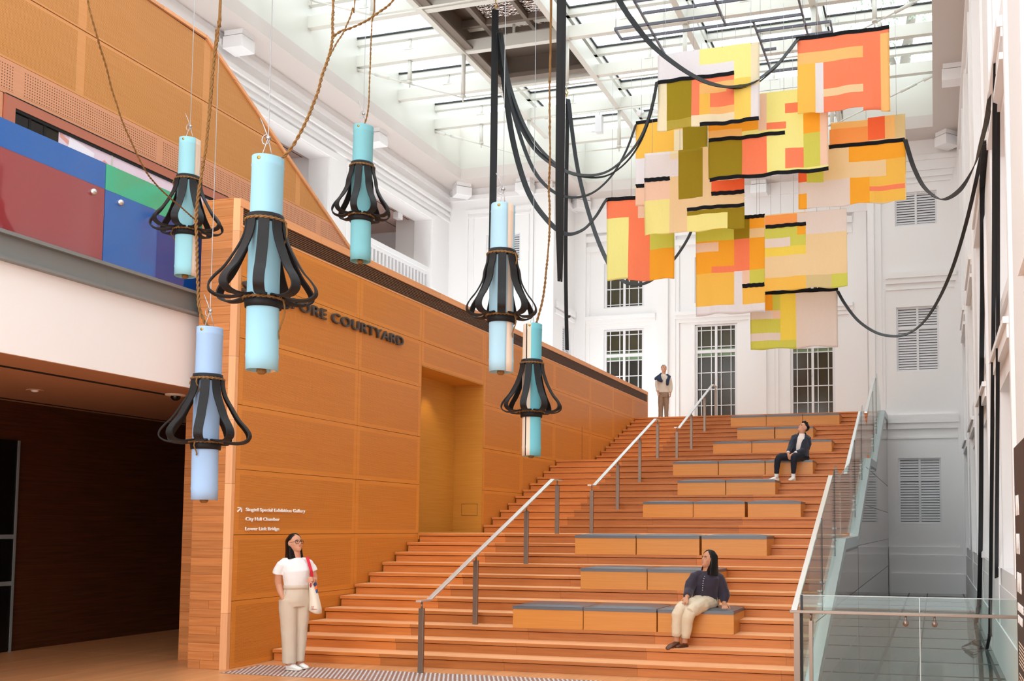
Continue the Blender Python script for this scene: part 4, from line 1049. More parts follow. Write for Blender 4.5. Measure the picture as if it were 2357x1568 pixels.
for key in ('P1', 'P8', 'M', 'P3', 'P2', 'R', 'P6', 'P5', 'P4', 'P7'):
    Yp, pt = FAB[key]
    rects = [p for p in pt if p[0] != 'K']; tapes = [p for p in pt if p[0] == 'K']
    xs = merge_cuts([p[1] for p in rects]+[p[3] for p in rects]); zs = merge_cuts([p[2] for p in rects]+[p[4] for p in rects])
    def fine(v):
        o = []
        for a, b in zip(v, v[1:]):
            n = max(1, int(round((b-a)/.05))); o += [a+(b-a)*i/n for i in range(n)]
        return o+[v[-1]]
    xf, zf = fine(xs), fine(zs)
    x0, x1, z0, z1 = xf[0], xf[-1], zf[0], zf[-1]
    names = sorted({p[0] for p in rects}); seed = hash(key) % 97 if False else sum(map(ord, key))
    def wav(x, z):
        d = (z1-z)/(z1-z0)
        return (.008+.030*d)*math.sin(x*6.3+seed+z*1.3)+.012*d*math.sin(x*17+seed*2+z*3)+.02*noise.noise((x*2.5, z*1.6, seed))
    r = thing('hanging_cloth', CL[key], 'hanging cloth', (x0, Yp, z1), 0, 'patchwork cloths hanging over the stairs')
    idx = {}; vs = []; fs = []; ms = []
    def vid(i, j):
        if (i, j) not in idx:
            dz = .015*math.sin(xf[i]*9+seed)*(1 if j == 0 else 0)
            idx[(i, j)] = len(vs); vs.append((xf[i]-x0, wav(xf[i], zf[j]), zf[j]-z1+dz))
        return idx[(i, j)]
    for i in range(len(xf)-1):
        for j in range(len(zf)-1):
            cx, cz = (xf[i]+xf[i+1])/2, (zf[j]+zf[j+1])/2; hit = None
            for p in rects:
                if p[1]-.012 < cx < p[3]+.012 and p[2]-.012 < cz < p[4]+.012: hit = p[0]
            if hit is None: continue
            fs.append((vid(i, j), vid(i+1, j), vid(i+1, j+1), vid(i, j+1))); ms.append(names.index(hit))
    mb = MB(); mb.v = vs; mb.f = [list(f) for f in fs]; mb.m = ms; mb.sm = [True]*len(fs)
    o = mb.build('cloth', ['cloth_'+n for n in names], r)
    sd = o.modifiers.new('s', 'SOLIDIFY'); sd.thickness = .003
    for _, a, b, c, d in tapes:
        mb = MB(); n = 24; h = max(.072, d-b)
        pts = [(a+(c-a)*i/n, wav(a+(c-a)*i/n, (b+d)/2)-.008, (b+d)/2+.004*math.sin(i*1.1)) for i in range(n+1)]
        mb.ribbon([(x-x0, y, z-z1) for x, y, z in pts], h, .006, lambda i, t: Vector((0, 0, 1)))
        mb.build('tape', 'cloth_K', r)
    # suspension wires up to the frame level
    for fx in (.08, .36, .64, .92):
        x = x0+(x1-x0)*fx
        if any(p[4] > z1-.1 and p[1] <= x <= p[3] for p in pt):
            MB().tube([(x-x0, wav(x, z1), -.02), (x-x0, 0, 11.5-z1)], .0035, 5).build('hanging_wire', 'wire', r)

# ------------------------------------------------------------------ black straps
SLAB = {'to_P8': 'thick black strap swagging from above down to the orange cloth with black top', 'to_P1': 'black strap swagging from the hook cluster to the highest left cloth', 'to_P2': 'black strap swagging from the hook cluster to the amber and olive cloth', 'to_P1b': 'thin second black strap following the swag to the highest left cloth',
        'to_P4': 'black strap swagging lowest, from the hook cluster to the orange cloth at lower left', 'drop': 'black strap falling from the roof post and passing behind the lower left cloth', 'drop2': 'thin black strap falling straight down from the roof post', 'wide_a': 'wide black strap hanging straight down behind a tube lantern',
        'R_wall': 'black strap swagging from the right amber cloth up to the right wall', 'P7_wall': 'black strap swagging from the lowest cloth up to the right wall'}
for k_, (pts, w) in STR.items() if False else STRAPS.items():
    P = cat_rom(pts, 7)
    mb = MB()
    if k_ in ('wide_a',): wd = lambda i, t: Vector((.9, .3, 0))
    elif k_ in ('drop2',): wd = lambda i, t: Vector((.6, .8, 0))
    else: wd = lambda i, t: (t.cross(Vector((0, 1, 0)))*.8+Vector((0, .75, 0)))
    base = P[0]; w = w*(1.5 if k_ not in ('wide_a',) else 1.)
    mb.ribbon([p-base for p in P], w, .01, wd)
    if k_ == 'to_P8': mb.ribbon([p-base+Vector((.0, .06, .03*math.sin(i*.2))) for i, p in enumerate(P)], w*.8, .008, lambda i, t: Vector((0, .9, .3)))
    o = mb.build('strap', 'strap'); o.location = base
    tag(o, SLAB[k_], 'strap', 'black straps')
P = [(4.345, -.92, 14.0), (4.289, -.90, 7.992), (4.266, -.854, 6.839), (4.237, -.792, 5.837), (4.224, -.74, 5.034), (4.213, -.711, 4.573)]
P = [(4.26, -.8, z) for z in (14, 11, 8, 6.8, 5.8, 5.2, 4.9, 4.57)]
mb = MB(); mb.ribbon([Vector(p)-Vector(P[0]) for p in P], [.11, .11, .11, .11, .105, .09, .06, .03], .012, lambda i, t: Vector((.9, .3+i*.1, 0)))
mb.ribbon([Vector(p)-Vector(P[0])+Vector((.02, .03, 0)) for p in P], [.06, .06, .06, .06, .05, .05, .045, .02], .012, lambda i, t: Vector((.3, .9, 0)))
o = mb.build('strap', 'strap'); o.location = P[0]; tag(o, 'wide folded black strap hanging straight down beside a rope, tapering to a point', 'strap', 'black straps')
def wall_strap(pts, w, lb):
    P = cat_rom(pts, 6); mb = MB(); b = P[0]
    mb.ribbon([p-b for p in P], w, .01, lambda i, t: Vector((.55, .6, 0)))
    o = mb.build('strap', 'strap'); o.location = b; tag(o, lb, 'strap', 'black straps')
wall_strap([(9.12, 2.945, 7.09), (9.12, 3.998, 6.838), (9.12, 4.323, 6.073), (9.12, 4.685, 5.218), (9.12, 5.526, 3.979), (9.12, 6.534, 2.031), (9.12, 7.942, 0.469), (9.12, 8.417, 0.276), (9.08, 8.717, -0.035)], .095, 'black strap hanging down the right wall, nearest the far corner')
wall_strap([(9.12, 0.427, 7.097), (9.12, 0.906, 6.491), (9.12, 1.431, 5.269), (9.12, 1.771, 4.583), (9.12, 2.341, 3.555), (9.12, 3.238, 1.979), (9.12, 4.195, 0.342), (9.12, 4.377, 0.185), (9.08, 4.476999999999999, -0.035)], .065, 'black strap hanging down the right wall to a folded heap on the glazed floor')
wall_strap([(9.12, 0.231, 6.438), (9.12, 0.521, 5.574), (9.12, 0.916, 4.397), (9.12, 1.504, 2.909), (9.12, 2.295, 1.126)], .06, 'black strap hanging down the right wall and ending above the plinth')
mb = MB()
for i, (a, b) in enumerate((((-.02, 0), (-.32, .1)), ((-.3, .1), (-.05, -.12)), ((-.05, -.1), (-.28, -.02)))):
    mb.ribbon([(a[0], a[1], .01+.02*i), ((a[0]+b[0])/2, (a[1]+b[1])/2, .07+.03*i), (b[0], b[1], .01+.02*i)], .1, .01, lambda i, t: Vector((.2, 1, 0)))
o = mb.build('strap_heap', 'strap'); o.location = (9.06, 4.5969999999999995, -.05); tag(o, 'folded end of black strap lying on the glazed floor by the right wall', 'strap')
for (x, y, z, lb) in ((9.16, .82, 7.3, 'dark wall hook holding the swagging strap, nearest the notice board'), (9.16, 3.5, 7.35, 'dark wall hook holding the lower swagging strap on the right wall')):
    r = thing('wall_hook', lb, 'hook', (x, y, z)); m = MB(); m.tube([(.04, 0, 0), (-.03, 0, 0), (-.03, 0, .06)], .012, 8); m.box(.02, .045, -.04, .04, -.06, .06); m.build('bracket', 'coping_dark', r)
for x, y, z0, z1, lb in ((-1.258, 9.237, 13.96, 13.7, 'brass hook under the vent housing holding the black straps'), (-.35, 11.51, 12.75, 11.9, 'brass hook under the roof post holding two black straps')):
    r = thing('brass_hook', lb, 'hook', (x, y, z0)); m = MB(); m.tube([(0, 0, 0), (0, 0, -.08), (.04, 0, -.13), (0, 0, -.2), (-.03, 0, -.14)], .014, 8); m.tube([(0, 0, -.16), (0, 0, z1-z0)], .01, 6); m.build('hook', 'brass', r)

# ------------------------------------------------------------------ ropes
def rope(pts, r_, lb, twist=9., strands=2):
    P = cat_rom(pts, 14); b = P[0]; mb = MB(); s = 0; off = [0]
    for a, c in zip(P, P[1:]): s += (c-a).length; off.append(s)
    for st_ in range(strands):
        Q = []
        for i, p in enumerate(P):
            t = (P[min(i+1, len(P)-1)]-P[max(i-1, 0)]).normalized(); x = t.cross(Vector((.3, 1, .1))).normalized(); y = t.cross(x)
            a = off[i]*twist+st_*2*PI/strands
            Q.append(p-b+(x*math.cos(a)+y*math.sin(a))*r_*.7+Vector((noise.noise(p*6+Vector((9, 0, 0)))*.006, 0, 0)))
        mb.tube(Q, r_*.72, 6)
    o = mb.build('rope', 'rope'); o.location = b; tag(o, lb, 'rope', 'twisted brown ropes'); return o
rope([(3.965, -5.503, 4.32), (4.049, -5.485, 4.396), (4.115, -5.427, 4.584), (4.139, -5.333, 4.826), (4.138, -5.245, 5.059), (4.129, -5.157, 5.248), (4.092, -5.074, 5.409), (4.037, -4.999, 5.605), (3.987, -4.929, 5.889), (3.95, -4.9, 7.5), (3.95, -4.9, 14)], .009, 'thick twisted rope curving up from the top of the largest tube lantern', 60)
rope([(4.092, -5.074, 5.409), (4.124, -5.018, 5.476), (4.159, -4.959, 5.52), (4.217, -4.846, 5.623), (4.261, -4.737, 5.741), (4.326, -4.625, 5.895), (4.4, -4.5, 6.2), (4.5, -4.3, 8), (4.5, -4.2, 14)], .007, 'rope branching off to the upper right from the thick curved rope', 60)
rope([(4.132, -5.202, 5.161), (4.148, -5.106, 5.336), (4.137, -4.966, 5.54), (4.129, -4.878, 5.723), (4.1, -4.8, 5.943), (4.1, -4.7, 8), (4.1, -4.7, 14)], .005, 'thin rope twisting close beside the thick curved rope', 60)
rope([(.80, -2.62, 5.03), (.888, -2.724, 4.991), (.981, -3.011, 5.01), (1.146, -3.38, 4.99), (1.247, -3.665, 5.016), (1.356, -3.951, 5.075), (1.437, -4.256, 5.298), (1.493, -4.464, 5.523), (1.575, -4.664, 5.734), (1.667, -4.858, 5.896), (1.689, -4.97, 6.097), (1.75, -5.06, 6.4), (1.8, -5.2, 9), (1.8, -5.3, 14)], .007, 'thin rope slanting down from the upper left to the leftmost tube lantern', 60)
rope([(2.308, -4.144, 3.48), (2.254, -4.164, 3.556), (2.22, -4.183, 3.689), (2.177, -4.159, 3.928), (2.139, -4.14, 4.246), (2.104, -4.115, 4.491), (2.117, -4.122, 4.645), (2.17, -4.129, 4.953), (2.228, -4.142, 5.376), (2.272, -4.162, 5.838), (2.319, -4.173, 6.184), (2.35, -4.188, 7), (2.36, -4.2, 14)], .011, 'thick rope rising from the periwinkle blue tube lantern past the leftmost lantern', 60)
rope([(2.117, -4.122, 4.645), (2.123, -4.086, 4.893), (2.173, -4.099, 5.28), (2.218, -4.118, 5.745), (2.261, -4.133, 6.132), (2.31, -4.152, 7), (2.32, -4.16, 14)], .007, 'thinner rope alongside the thick rope above the periwinkle blue lantern', 60)
rope([(2.41, -1.955, 6.14), (2.458, -1.956, 6.332), (2.484, -1.982, 6.807), (2.508, -2.005, 7.235), (2.56, -2.025, 8.2), (2.6, -2.05, 14)], .007, 'thin rope rising from the tube lantern in front of the white loggia', 60)
rope([(4.04, -.93, 4.06), (4.105, -.93, 4.287), (4.152, -.937, 4.583), (4.204, -.963, 5.175), (4.19, -.96, 5.6), (4.215, -1.0, 5.914), (4.22, -1.04, 6.751), (4.23, -1.06, 7.6), (4.24, -1.06, 14)], .011, 'rope rising beside the wide black strap from the half beige tube lantern', 60)

# ------------------------------------------------------------------ tube lanterns
def lantern(lb, loc, cv, seam, phase, H=1.5, rad=.107, wide=.365, tails=(), zup=(.41, .47), zlo=(.99, 1.065), rope_side=None):
    """loc = top centre; seam = (centre angle, half width) of the beige strip in the canvas roll, angles from the local x axis"""
    r = thing('tube_lantern', lb, 'lantern', loc, 0, 'canvas tube lanterns with black foam ribs')
    n = 48
    mb = MB()
    zs = [0, -.012, -.05, -.06, -.07, -.38, -.41, -.47, -.6, -.75, -.9, -1.0, -1.06, -1.2, -1.38, -1.40, -1.42, -H]
    vs = []; fs = []; ms = []
    for z in zs:
        for k in range(n):
            a = 2*PI*k/n
            d = abs((a-seam[0]+PI) % (2*PI)-PI)
            rr = rad+.0035*math.sin(3*a+z*4)+(.003 if z in (-.06, -1.40) else 0)
            if d < seam[1]: rr -= .010
            vs.append((rr*math.cos(a), rr*math.sin(a), z))
    for i in range(len(zs)-1):
        for k in range(n):
            k2 = (k+1) % n; a = 2*PI*(k+.5)/n; d = abs((a-seam[0]+PI) % (2*PI)-PI)
            fs.append([i*n+k, i*n+k2, (i+1)*n+k2, (i+1)*n+k]); ms.append(1 if d < seam[1] else 0)
    mb.v = vs; mb.f = fs; mb.m = ms; mb.sm = [True]*len(fs)
    o = mb.build('canvas_roll', [cv, 'canvas_beige'], r); sd = o.modifiers.new('s', 'SOLIDIFY'); sd.thickness = .006; sd.offset = -1
    if seam[1] > .5:
        q = MB(); a = seam[0]+.25; q.tube([((rad-.006)*math.cos(a), (rad-.006)*math.sin(a), -.01), ((rad-.006)*math.cos(a), (rad-.006)*math.sin(a), -H)], .006, 6); q.build('slit', 'black_gap', r)
    q = MB(); q.lathe([(rad-.02, -.05), (rad-.02, -H+.05)], n=20, caps=True); q.build('core', 'canvas_beige', r)
    cols_ = []
    for nm, (a, b) in (('upper_collar', zup), ('lower_collar', zlo)):
        q = MB(); q.lathe([(rad+.014, -a), (rad+.018, -(a+b)/2), (rad+.014, -b), (rad+.002, -b), (rad+.002, -a)], n=32); cols_.append(q.build(nm, 'foam', r))
    wf = wide/.365
    prof = [(.126, zup[1]-.02), (.132, zup[1]+.05), (.155*1, zup[1]+.13), (.20*wf, zup[1]+.22), (.265*wf, .80), (.325*wf, .87), (.358*wf, .925), (.352*wf, .97), (.30*wf, 1.0), (.22*wf, 1.003), (.16, .99), (.128, .985), (.124, 1.02)]
    for k in range(9):
        a = phase+2*PI*k/9
        P = cat_rom([(p*math.cos(a), p*math.sin(a), -z) for p, z in prof], 4)
        q = MB(); tv = Vector((-math.sin(a), math.cos(a), 0))
        q.ribbon(P, .072, .012, lambda i, t: tv); ob = q.build('foam_rib', 'foam', r)
        bv = ob.modifiers.new('b', 'BEVEL'); bv.width = .003; bv.segments = 1; bv.limit_method = 'ANGLE'
    for z in (zup[1]-.018, zlo[0]+.012):
        q = MB()
        for s_ in (0, 1):
            q.tube([((rad+.026+.004*math.cos(12*t+s_*PI))*math.cos(t), (rad+.026+.004*math.cos(12*t+s_*PI))*math.sin(t), -z+.006*math.sin(12*t+s_*PI)) for t in [2*PI*i/60 for i in range(61)]], .006, 5, caps=False)
        for a_, L_ in (tails if z < .7 else tails[:1]):
            q.tube([((rad+.03+.02*math.sin(i*.9))*math.cos(a_), (rad+.03+.02*math.sin(i*.9))*math.sin(a_), -z-L_*i/6) for i in range(7)], .006, 5)
        q.build('twine', 'rope', cols_[0 if z < .7 else 1])
    q = MB(); top = 14.0-loc[2]
    q.tube([(0, -.07, -.02), (.0, 0, .15), (0, 0, top)], .0035, 6); q.tube([(0, .07, -.02), (0, 0, .15)], .0035, 6)
    q.tube([(.0+.03*math.cos(t)-.02, 0, .14+.035*math.sin(t)) for t in [2*PI*i/14 for i in range(15)]], .004, 6); q.tube([(0, 0, .15), (-.03, 0, .22), (-.07, 0, .30)], .004, 6)
    q.tube([(-.015, 0, .15), (.015, 0, .15)], .012, 8)
    q.build('hanging_wire', 'wire', r)
    q = MB(); e = -PI/2+.1
    q.tube([((rad+.0)*math.cos(e), (rad+.0)*math.sin(e), -.03), ((rad+.005)*math.cos(e), (rad+.005)*math.sin(e), -.03)], .013, 10); q.build('eyelet', 'brass', r)
    q = MB(); q.lathe([(.03, -H+.02), (.035, -H-.01), (.0201, -H-.025)], n=10); q.build('knot', 'rope', r)
    return r
lantern('leftmost tube lantern, aqua with a beige strip, in front of the coloured glass', (.675, -2.59, 5.926), 'canvas_a', (.15, .36), .2, tails=((3.6, .12),))
lantern('largest tube lantern, sky blue, hanging nearest the camera before the raised letters', (3.9, -5.53, 4.33), 'canvas_b', (1.2, .3), -PI/2+.55, tails=((.2, .28),), wide=.36)
lantern('small teal tube lantern hanging in front of the white loggia', (2.4, -1.958, 6.13), 'canvas_c', (2.2, .3), .12, wide=.31)
lantern('periwinkle blue tube lantern hanging before the stacked timber pier', (2.303, -4.14, 3.48), 'canvas_d', (1.5, .3), .35, tails=((-1.5, .12), (3.4, .10)), wide=.375)
lantern('light blue tube lantern with a beige strip, hanging before the white far wall', (4.702, -3.335, 4.62), 'canvas_e', (-.25, .42), .25, tails=((-.2, .2),), wide=.31)
lantern('half beige and half cyan tube lantern hanging in front of the wall niche', (4.0, -.945, 4.056), 'canvas_f', (-2.1, .75), -.05, wide=.345)
# ------------------------------------------------------------------ people
plain('skin', (206, 150, 122), .5, spec=.35, var=.04, vscale=20)
plain('skin_tan', (188, 134, 104), .5, spec=.35, var=.04, vscale=20)
plain('lips', (178, 92, 84), .45)
plain('hair', (14, 11, 11), .45, spec=.25, bump=.25, bscale=70)
plain('eyewhite', (236, 230, 226), .3)
plain('iris', (24, 16, 12), .2)
plain('shirt_white', (236, 236, 238), .8, bump=.12, bscale=18)
plain('trouser_cream', (206, 192, 174), .85, bump=.15, bscale=12)
plain('trouser_sand', (208, 192, 168), .85, bump=.22, bscale=16)
plain('blouse', (38, 30, 48), .8, bump=.2, bscale=18, sheen=.2)
plain('navy', (24, 32, 52), .8, bump=.18, bscale=16, sheen=.2)
plain('navy_dark', (17, 22, 38), .85, bump=.15, bscale=16)
plain('tee', (232, 222, 218), .85, bump=.12, bscale=14)
plain('overshirt', (214, 200, 186), .85, bump=.2, bscale=14)
plain('trouser_brown', (148, 122, 102), .85, bump=.2, bscale=14)
plain('shoe_white', (240, 240, 238), .5)
plain('sole', (232, 226, 216), .6)
plain('shoe_brown', (86, 46, 28), .4, spec=.5)
plain('jumper', (34, 46, 72), .9, bump=.2, bscale=30)
plain('bag_cream', (236, 228, 214), .85, bump=.12, bscale=16)
plain('bag_red', (206, 30, 56), .7)
plain('bag_blue', (40, 84, 150), .7)
plain('bag_orange', (236, 120, 60), .7)
plain('spectacle', (40, 26, 24), .3)
plain('button', (226, 222, 220), .3)

HP = [(-.02, .07, .33, -.22), (.0, .14, .375, -.12), (.08, .21, .41, -.02), (.18, .275, .405, .10), (.28, .315, .41, .22), (.38, .335, .395, .33), (.48, .35, .372, .40), (.56, .35, .385, .435), (.70, .34, .375, .45), (.82, .295, .32, .405), (.91, .215, .225, .31), (.97, .12, .12, .19), (1.0, .03, .03, .06)]
def interp(tab, z):
    if z <= tab[0][0]: return tab[0][1:]
    for a, b in zip(tab, tab[1:]):
        if a[0] <= z <= b[0]:
            t = (z-a[0])/(b[0]-a[0]); return tuple(x+(y-x)*t for x, y in zip(a[1:], b[1:]))
    return tab[-1][1:]
class Head:
    def __init__(s, chin, fwd, H=.222, tilt=0.):
        """chin: point at chin level on the head axis; fwd: viewing direction"""
        s.f = Vector(fwd).normalized(); zz_ = Vector((0, 0, 1))
        s.r = s.f.cross(zz_).normalized(); s.u = s.r.cross(s.f).normalized()
        if tilt: 
            q = Matrix.Rotation(tilt, 3, s.f); s.r = q @ s.r; s.u = q @ s.u
        s.c = Vector(chin); s.H = H
    def P(s, x, y, z): return s.c+(s.r*x+s.f*y+s.u*z)*s.H
    def skull(s, mb, n=24):
        rings = []
        for z, w, f, b in HP:
            ring = []
            for k in range(n):
                a = 2*PI*k/n; ca, sa = math.cos(a), math.sin(a)
                y = f*ca if ca > 0 else (b*-ca*-1 if False else b*ca)
                ring.append(s.P(w*math.copysign(abs(sa)**.9, sa), y, z))
            rings.append(ring)
        mb.loft(rings)
        # nose, ears, brow and chin volumes
        mb.tube([s.P(0, .36, .55), s.P(0, .405, .46), s.P(0, .45, .39), s.P(0, .41, .35)], [.03*s.H, .045*s.H, .06*s.H, .05*s.H], 8)
        for sx in (-1, 1):
            mb.ell(s.P(sx*.045, .405, .368), (.035*s.H, .035*s.H, .03*s.H), 8, 6)
            M = Matrix((s.r, s.f, s.u)).transposed()
            mb.ell(s.P(sx*.365, -.03, .47), (.035*s.H, .085*s.H, .135*s.H), 10, 8, M=M)
            mb.ell(s.P(sx*.2, .255, .37), (.10*s.H, .09*s.H, .13*s.H), 10, 8)
        mb.ell(s.P(0, .385, .235), (.10*s.H, .05*s.H, .05*s.H), 8, 6)
    def features(s, root, brow='hair'):
        M = Matrix((s.r, s.f, s.u)).transposed(); h = s.H
        for sx in (-1, 1):
            q = MB(); q.ell(s.P(sx*.15, .352, .49), (.062*h, .03*h, .026*h), 10, 6, M=M); ey_ = q.build('eye', 'eyewhite', root)
            q = MB(); q.ell(s.P(sx*.145, .374, .492), (.026*h, .014*h, .026*h), 8, 6, M=M); q.build('iris', 'iris', ey_)
            q = MB(); q.tube([s.P(sx*.07, .388, .575), s.P(sx*.15, .385, .60), s.P(sx*.245, .335, .575)], [.016*h, .018*h, .01*h], 6); q.build('eyebrow', brow, root)
            q = MB(); q.tube([s.P(sx*.085, .368, .505), s.P(sx*.15, .386, .522), s.P(sx*.22, .345, .50)], .009*h, 5); q.build('eyelash', brow, ey_)
        q = MB(); q.ell(s.P(0, .418, .262), (.085*h, .022*h, .018*h), 10, 6, M=M); q.ell(s.P(0, .414, .225), (.07*h, .024*h, .02*h), 10, 6, M=M); q.build('lips', 'lips', root)
    def hair(s, root, zs, hairline, off=.035, lower=None, n=44, boff=0.):
        """zs: levels from the crown downwards; hairline(z): half angle of the open face"""
        rings = []
        for z in zs:
            if z >= (.56 if boff else .3): w, f, b = interp(HP, z)
            else: w, f, b = lower(z)
            ring = []
            ph = hairline(z)
            for k in range(n):
                a = 2*PI*k/n; d = abs((a+PI) % (2*PI)-PI)
                t = max(0., min(1., (d-ph)/.22)); t = t*t*(3-2*t)
                o = (off+.006*math.sin(a*9+z*7))*t-.07*(1-t)
                ca, sa = math.cos(a), math.sin(a)
                y = (f+o)*ca if ca > 0 else (b+o+boff*t*min(1, max(0, (1.02-z)*2)))*ca
                ring.append(s.P((w+o)*sa, y, z+(off*.9 if z > .9 else 0)))
            rings.append(ring)
        q = MB(); q.loft(rings)
        return q

def hand(mb, wrist, d, n, side, s=1., curl=(.35, .35, .3), thumb_out=.6, spread=.09):
    """d: finger direction, n: palm normal (palm side), side: +1/-1 which way the thumb lies along d x n"""
    d = Vector(d).normalized(); n = (Vector(n)-d*Vector(n).dot(d)).normalized(); l = d.cross(n)*side; w = Vector(wrist)
    W, Lp = .040*s, .088*s
    mb.tube([w-d*.02*s, w+d*.015*s, w+d*.05*s, w+d*Lp], [(.024*s, .019*s), (.028*s, .018*s), (.039*s, .015*s), (.038*s, .011*s)], 10, up=l)
    for i, (o, L_) in enumerate(((.75, .070), (.26, .080), (-.25, .075), (-.74, .058))):
        b = w+d*(Lp*.93)+l*(o*W*.95); dd = (d+l*o*spread).normalized(); pts = [b]; r0 = .0088*s
        seg = (.42, .33, .25)
        for sg_, c in zip(seg, curl):
            q = Matrix.Rotation(c*(1+.08*i), 3, dd.cross(n).normalized()) @ dd; dd = q.normalized(); pts.append(pts[-1]+dd*L_*s*sg_)
        mb.tube(pts, [r0*1.02, r0, r0*.92, r0*.75], 8)
    b = w+d*.022*s+l*W*.75
    t1 = (d*.7+l*thumb_out+n*.35).normalized(); p1 = b+t1*.038*s; t2 = (d*.9+l*thumb_out*.35+n*.4).normalized(); p2 = p1+t2*.03*s; p3 = p2+t2*.022*s
    mb.tube([b-t1*.01*s, p1, p2, p3], [.0145*s, .011*s, .0095*s, .007*s], 8)

def skinmesh(mb, name, mat, parent, vox=.008, sm=3, ssub=None):
    o = mb.build(name, mat, parent, smooth=True)
    r = o.modifiers.new('r', 'REMESH'); r.mode = 'VOXEL'; r.voxel_size = vox; r.use_smooth_shade = True
    if sm: s = o.modifiers.new('s', 'SMOOTH'); s.factor = .5; s.iterations = sm
    return o
def wrinkle(o, amp=.006, scale=9.):
    tx = bpy.data.textures.new('w', 'CLOUDS'); tx.noise_scale = 1/scale; tx.noise_depth = 1
    d = o.modifiers.new('d', 'DISPLACE'); d.texture = tx; d.strength = amp*2; d.mid_level = .5; d.texture_coords = 'LOCAL'
def person(label, loc, deg):
    r = thing('person', label, 'person', loc, R(deg)); return r
def sneaker(root, heel, toe, h=.085, w=.046, up=(0, 0, 1), mats=('shoe_white', 'sole'), low=False):
    heel, toe, up = Vector(heel), Vector(toe), Vector(up).normalized(); d = (toe-heel); L = d.length; d.normalize(); l = d.cross(up).normalized(); up = l.cross(d)
    def ring(t, w_, z0, z1, n=14):
        c = heel+d*(t*L); return [c+l*(w_*math.cos(2*PI*k/n))+up*((z0+z1)/2+(z1-z0)/2*math.sin(2*PI*k/n)) for k in range(n)]
    k = .62 if low else 1
    q = MB(); q.loft([ring(0.0, w*.45, .02, h*.8*k), ring(.08, w*.78, .012, h*1.0*k), ring(.25, w*.85, .012, h*1.12*k), ring(.42, w*.9, .012, h*1.0*k), ring(.62, w*1.0, .012, h*.75), ring(.8, w*1.0, .012, h*.58), ring(.94, w*.75, .012, h*.48), ring(1.0, w*.35, .016, h*.36)])
    sh_ = q.build('shoe', mats[0], root)
    q = MB(); q.loft([ring(-.015, w*.5, -.002, .026), ring(.1, w*.88, -.002, .026), ring(.3, w*.88, -.002, .024), ring(.6, w*1.06, -.002, .024), ring(.82, w*1.05, -.002, .026), ring(.96, w*.78, .002, .03), ring(1.02, w*.35, .006, .03)]); q.build('sole', mats[1], sh_)
    if not low:
        q = MB()
        for t in (.45, .53, .61): c = heel+d*(t*L)+up*(h*(1.12-(t-.25)*.95)); q.tube([c-l*w*.5-up*.008, c+up*.004, c+l*w*.5-up*.008], .005, 5)
        q.build('laces', mats[0], sh_)

def lat(deg): return Vector((math.cos(R(deg)), math.sin(R(deg)), 0))
def fw(deg): return Vector((math.sin(R(deg)), -math.cos(R(deg)), 0))

# --- woman standing at the foot of the stairs
r = person('standing woman in white t-shirt and cream trousers with a tote bag, looking up', (.75, -.68, 0.015), 35.37)
L25, F25 = lat(24), fw(24)
b = MB()
hd = Head((.03, .0, 1.428), (.62, -.74, .2), .222)
hd.skull(b)
b.tube([(.03, .015, 1.32), (.036, .01, 1.37), (.03, .01, 1.43), (.03, .01, 1.49)], [(.068, .062), (.056, .054), (.053, .055), (.055, .06)], 14, up=L25)
b.tube([(.045, .0, .80), (.047, 0, .98), (.04, 0, 1.15), (.03, .01, 1.28), (.03, .012, 1.33)], [(.12, .09), (.11, .08), (.11, .08), (.11, .06), (.085, .06)], 18, up=L25)
shl, shr = Vector((-.125, -.045, 1.255)), Vector((.185, .08, 1.26))
b.tube([shl, (-.165, -.04, 1.18), (-.163, -.01, 1.06), (-.155, 0, 1.02)], [.036, .044, .043, .042], 12)
b.tube([(-.163, -.01, 1.07), (-.155, -.0, 1.03), (-.135, -.05, .95), (-.10, -.085, .87), (-.09, -.09, .84)], [.043, .042, .038, .029, .028], 12)
hand(b, (-.092, -.088, .85), (.25, -.05, -1), (1, .5, 0), 1, .92, (.2, .2, .2))
b.tube([shr, (.232, .09, 1.2), (.255, .085, 1.10), (.25, .07, 1.05)], [.034, .042, .041, .04], 12)
b.tube([(.253, .08, 1.09), (.255, .03, 1.05), (.25, -.06, 1.075), (.238, -.11, 1.09)], [.040, .040, .033, .027], 12)
hand(b, (.243, -.10, 1.088), (-.25, -.85, .15), (-.75, .1, -.4), 1, .92, (.9, .9, .6), .7)
for x0, x1, y0, y1 in ((-.02, -.012, -.02, -.05), (.115, .105, .03, .05)):
    b.tube([(x0, y0*.5, .82), (x1-.002, y1*.6, .47), (x1, y1, .10), (x1, y1, .05)], [.075, .052, .036, .04], 12)
skinmesh(b, 'body', 'skin', r, .0062, 2)
hd.features(r)
low = lambda z: (.35+.07*(.56-z), .16+.2*max(0, z-.1), .44+.17*(.56-z)**1.2)
q = hd.hair(r, [1.0, .985, .95, .90, .84, .76, .68, .6, .5, .4, .3, .2, .1, 0, -.1, -.2, -.3, -.36, -.38], lambda z: 0 if z > .955 else R(22) if z > .87 else R(40) if z > .8 else R(54) if z > .7 else R(66) if z > .6 else R(88) if z > .2 else R(70), .055, low, 44, .10)
o = q.build('hair', 'hair', r, smooth=True)
q = MB(); M = Matrix((hd.r, hd.f, hd.u)).transposed()
for sx in (-1, 1):
    q.tube([hd.P(sx*.165+.122*math.cos(t), .43-.25*abs(sx*.165+.122*math.cos(t))**1.5, .48+.095*math.copysign(abs(math.sin(t))**.7, math.sin(t))) for t in [2*PI*i/18 for i in range(19)]], .0024, 5)
    q.tube([hd.P(sx*.27, .385, .51), hd.P(sx*.37, .1, .52), hd.P(sx*.375, -.03, .53)], .002, 5)
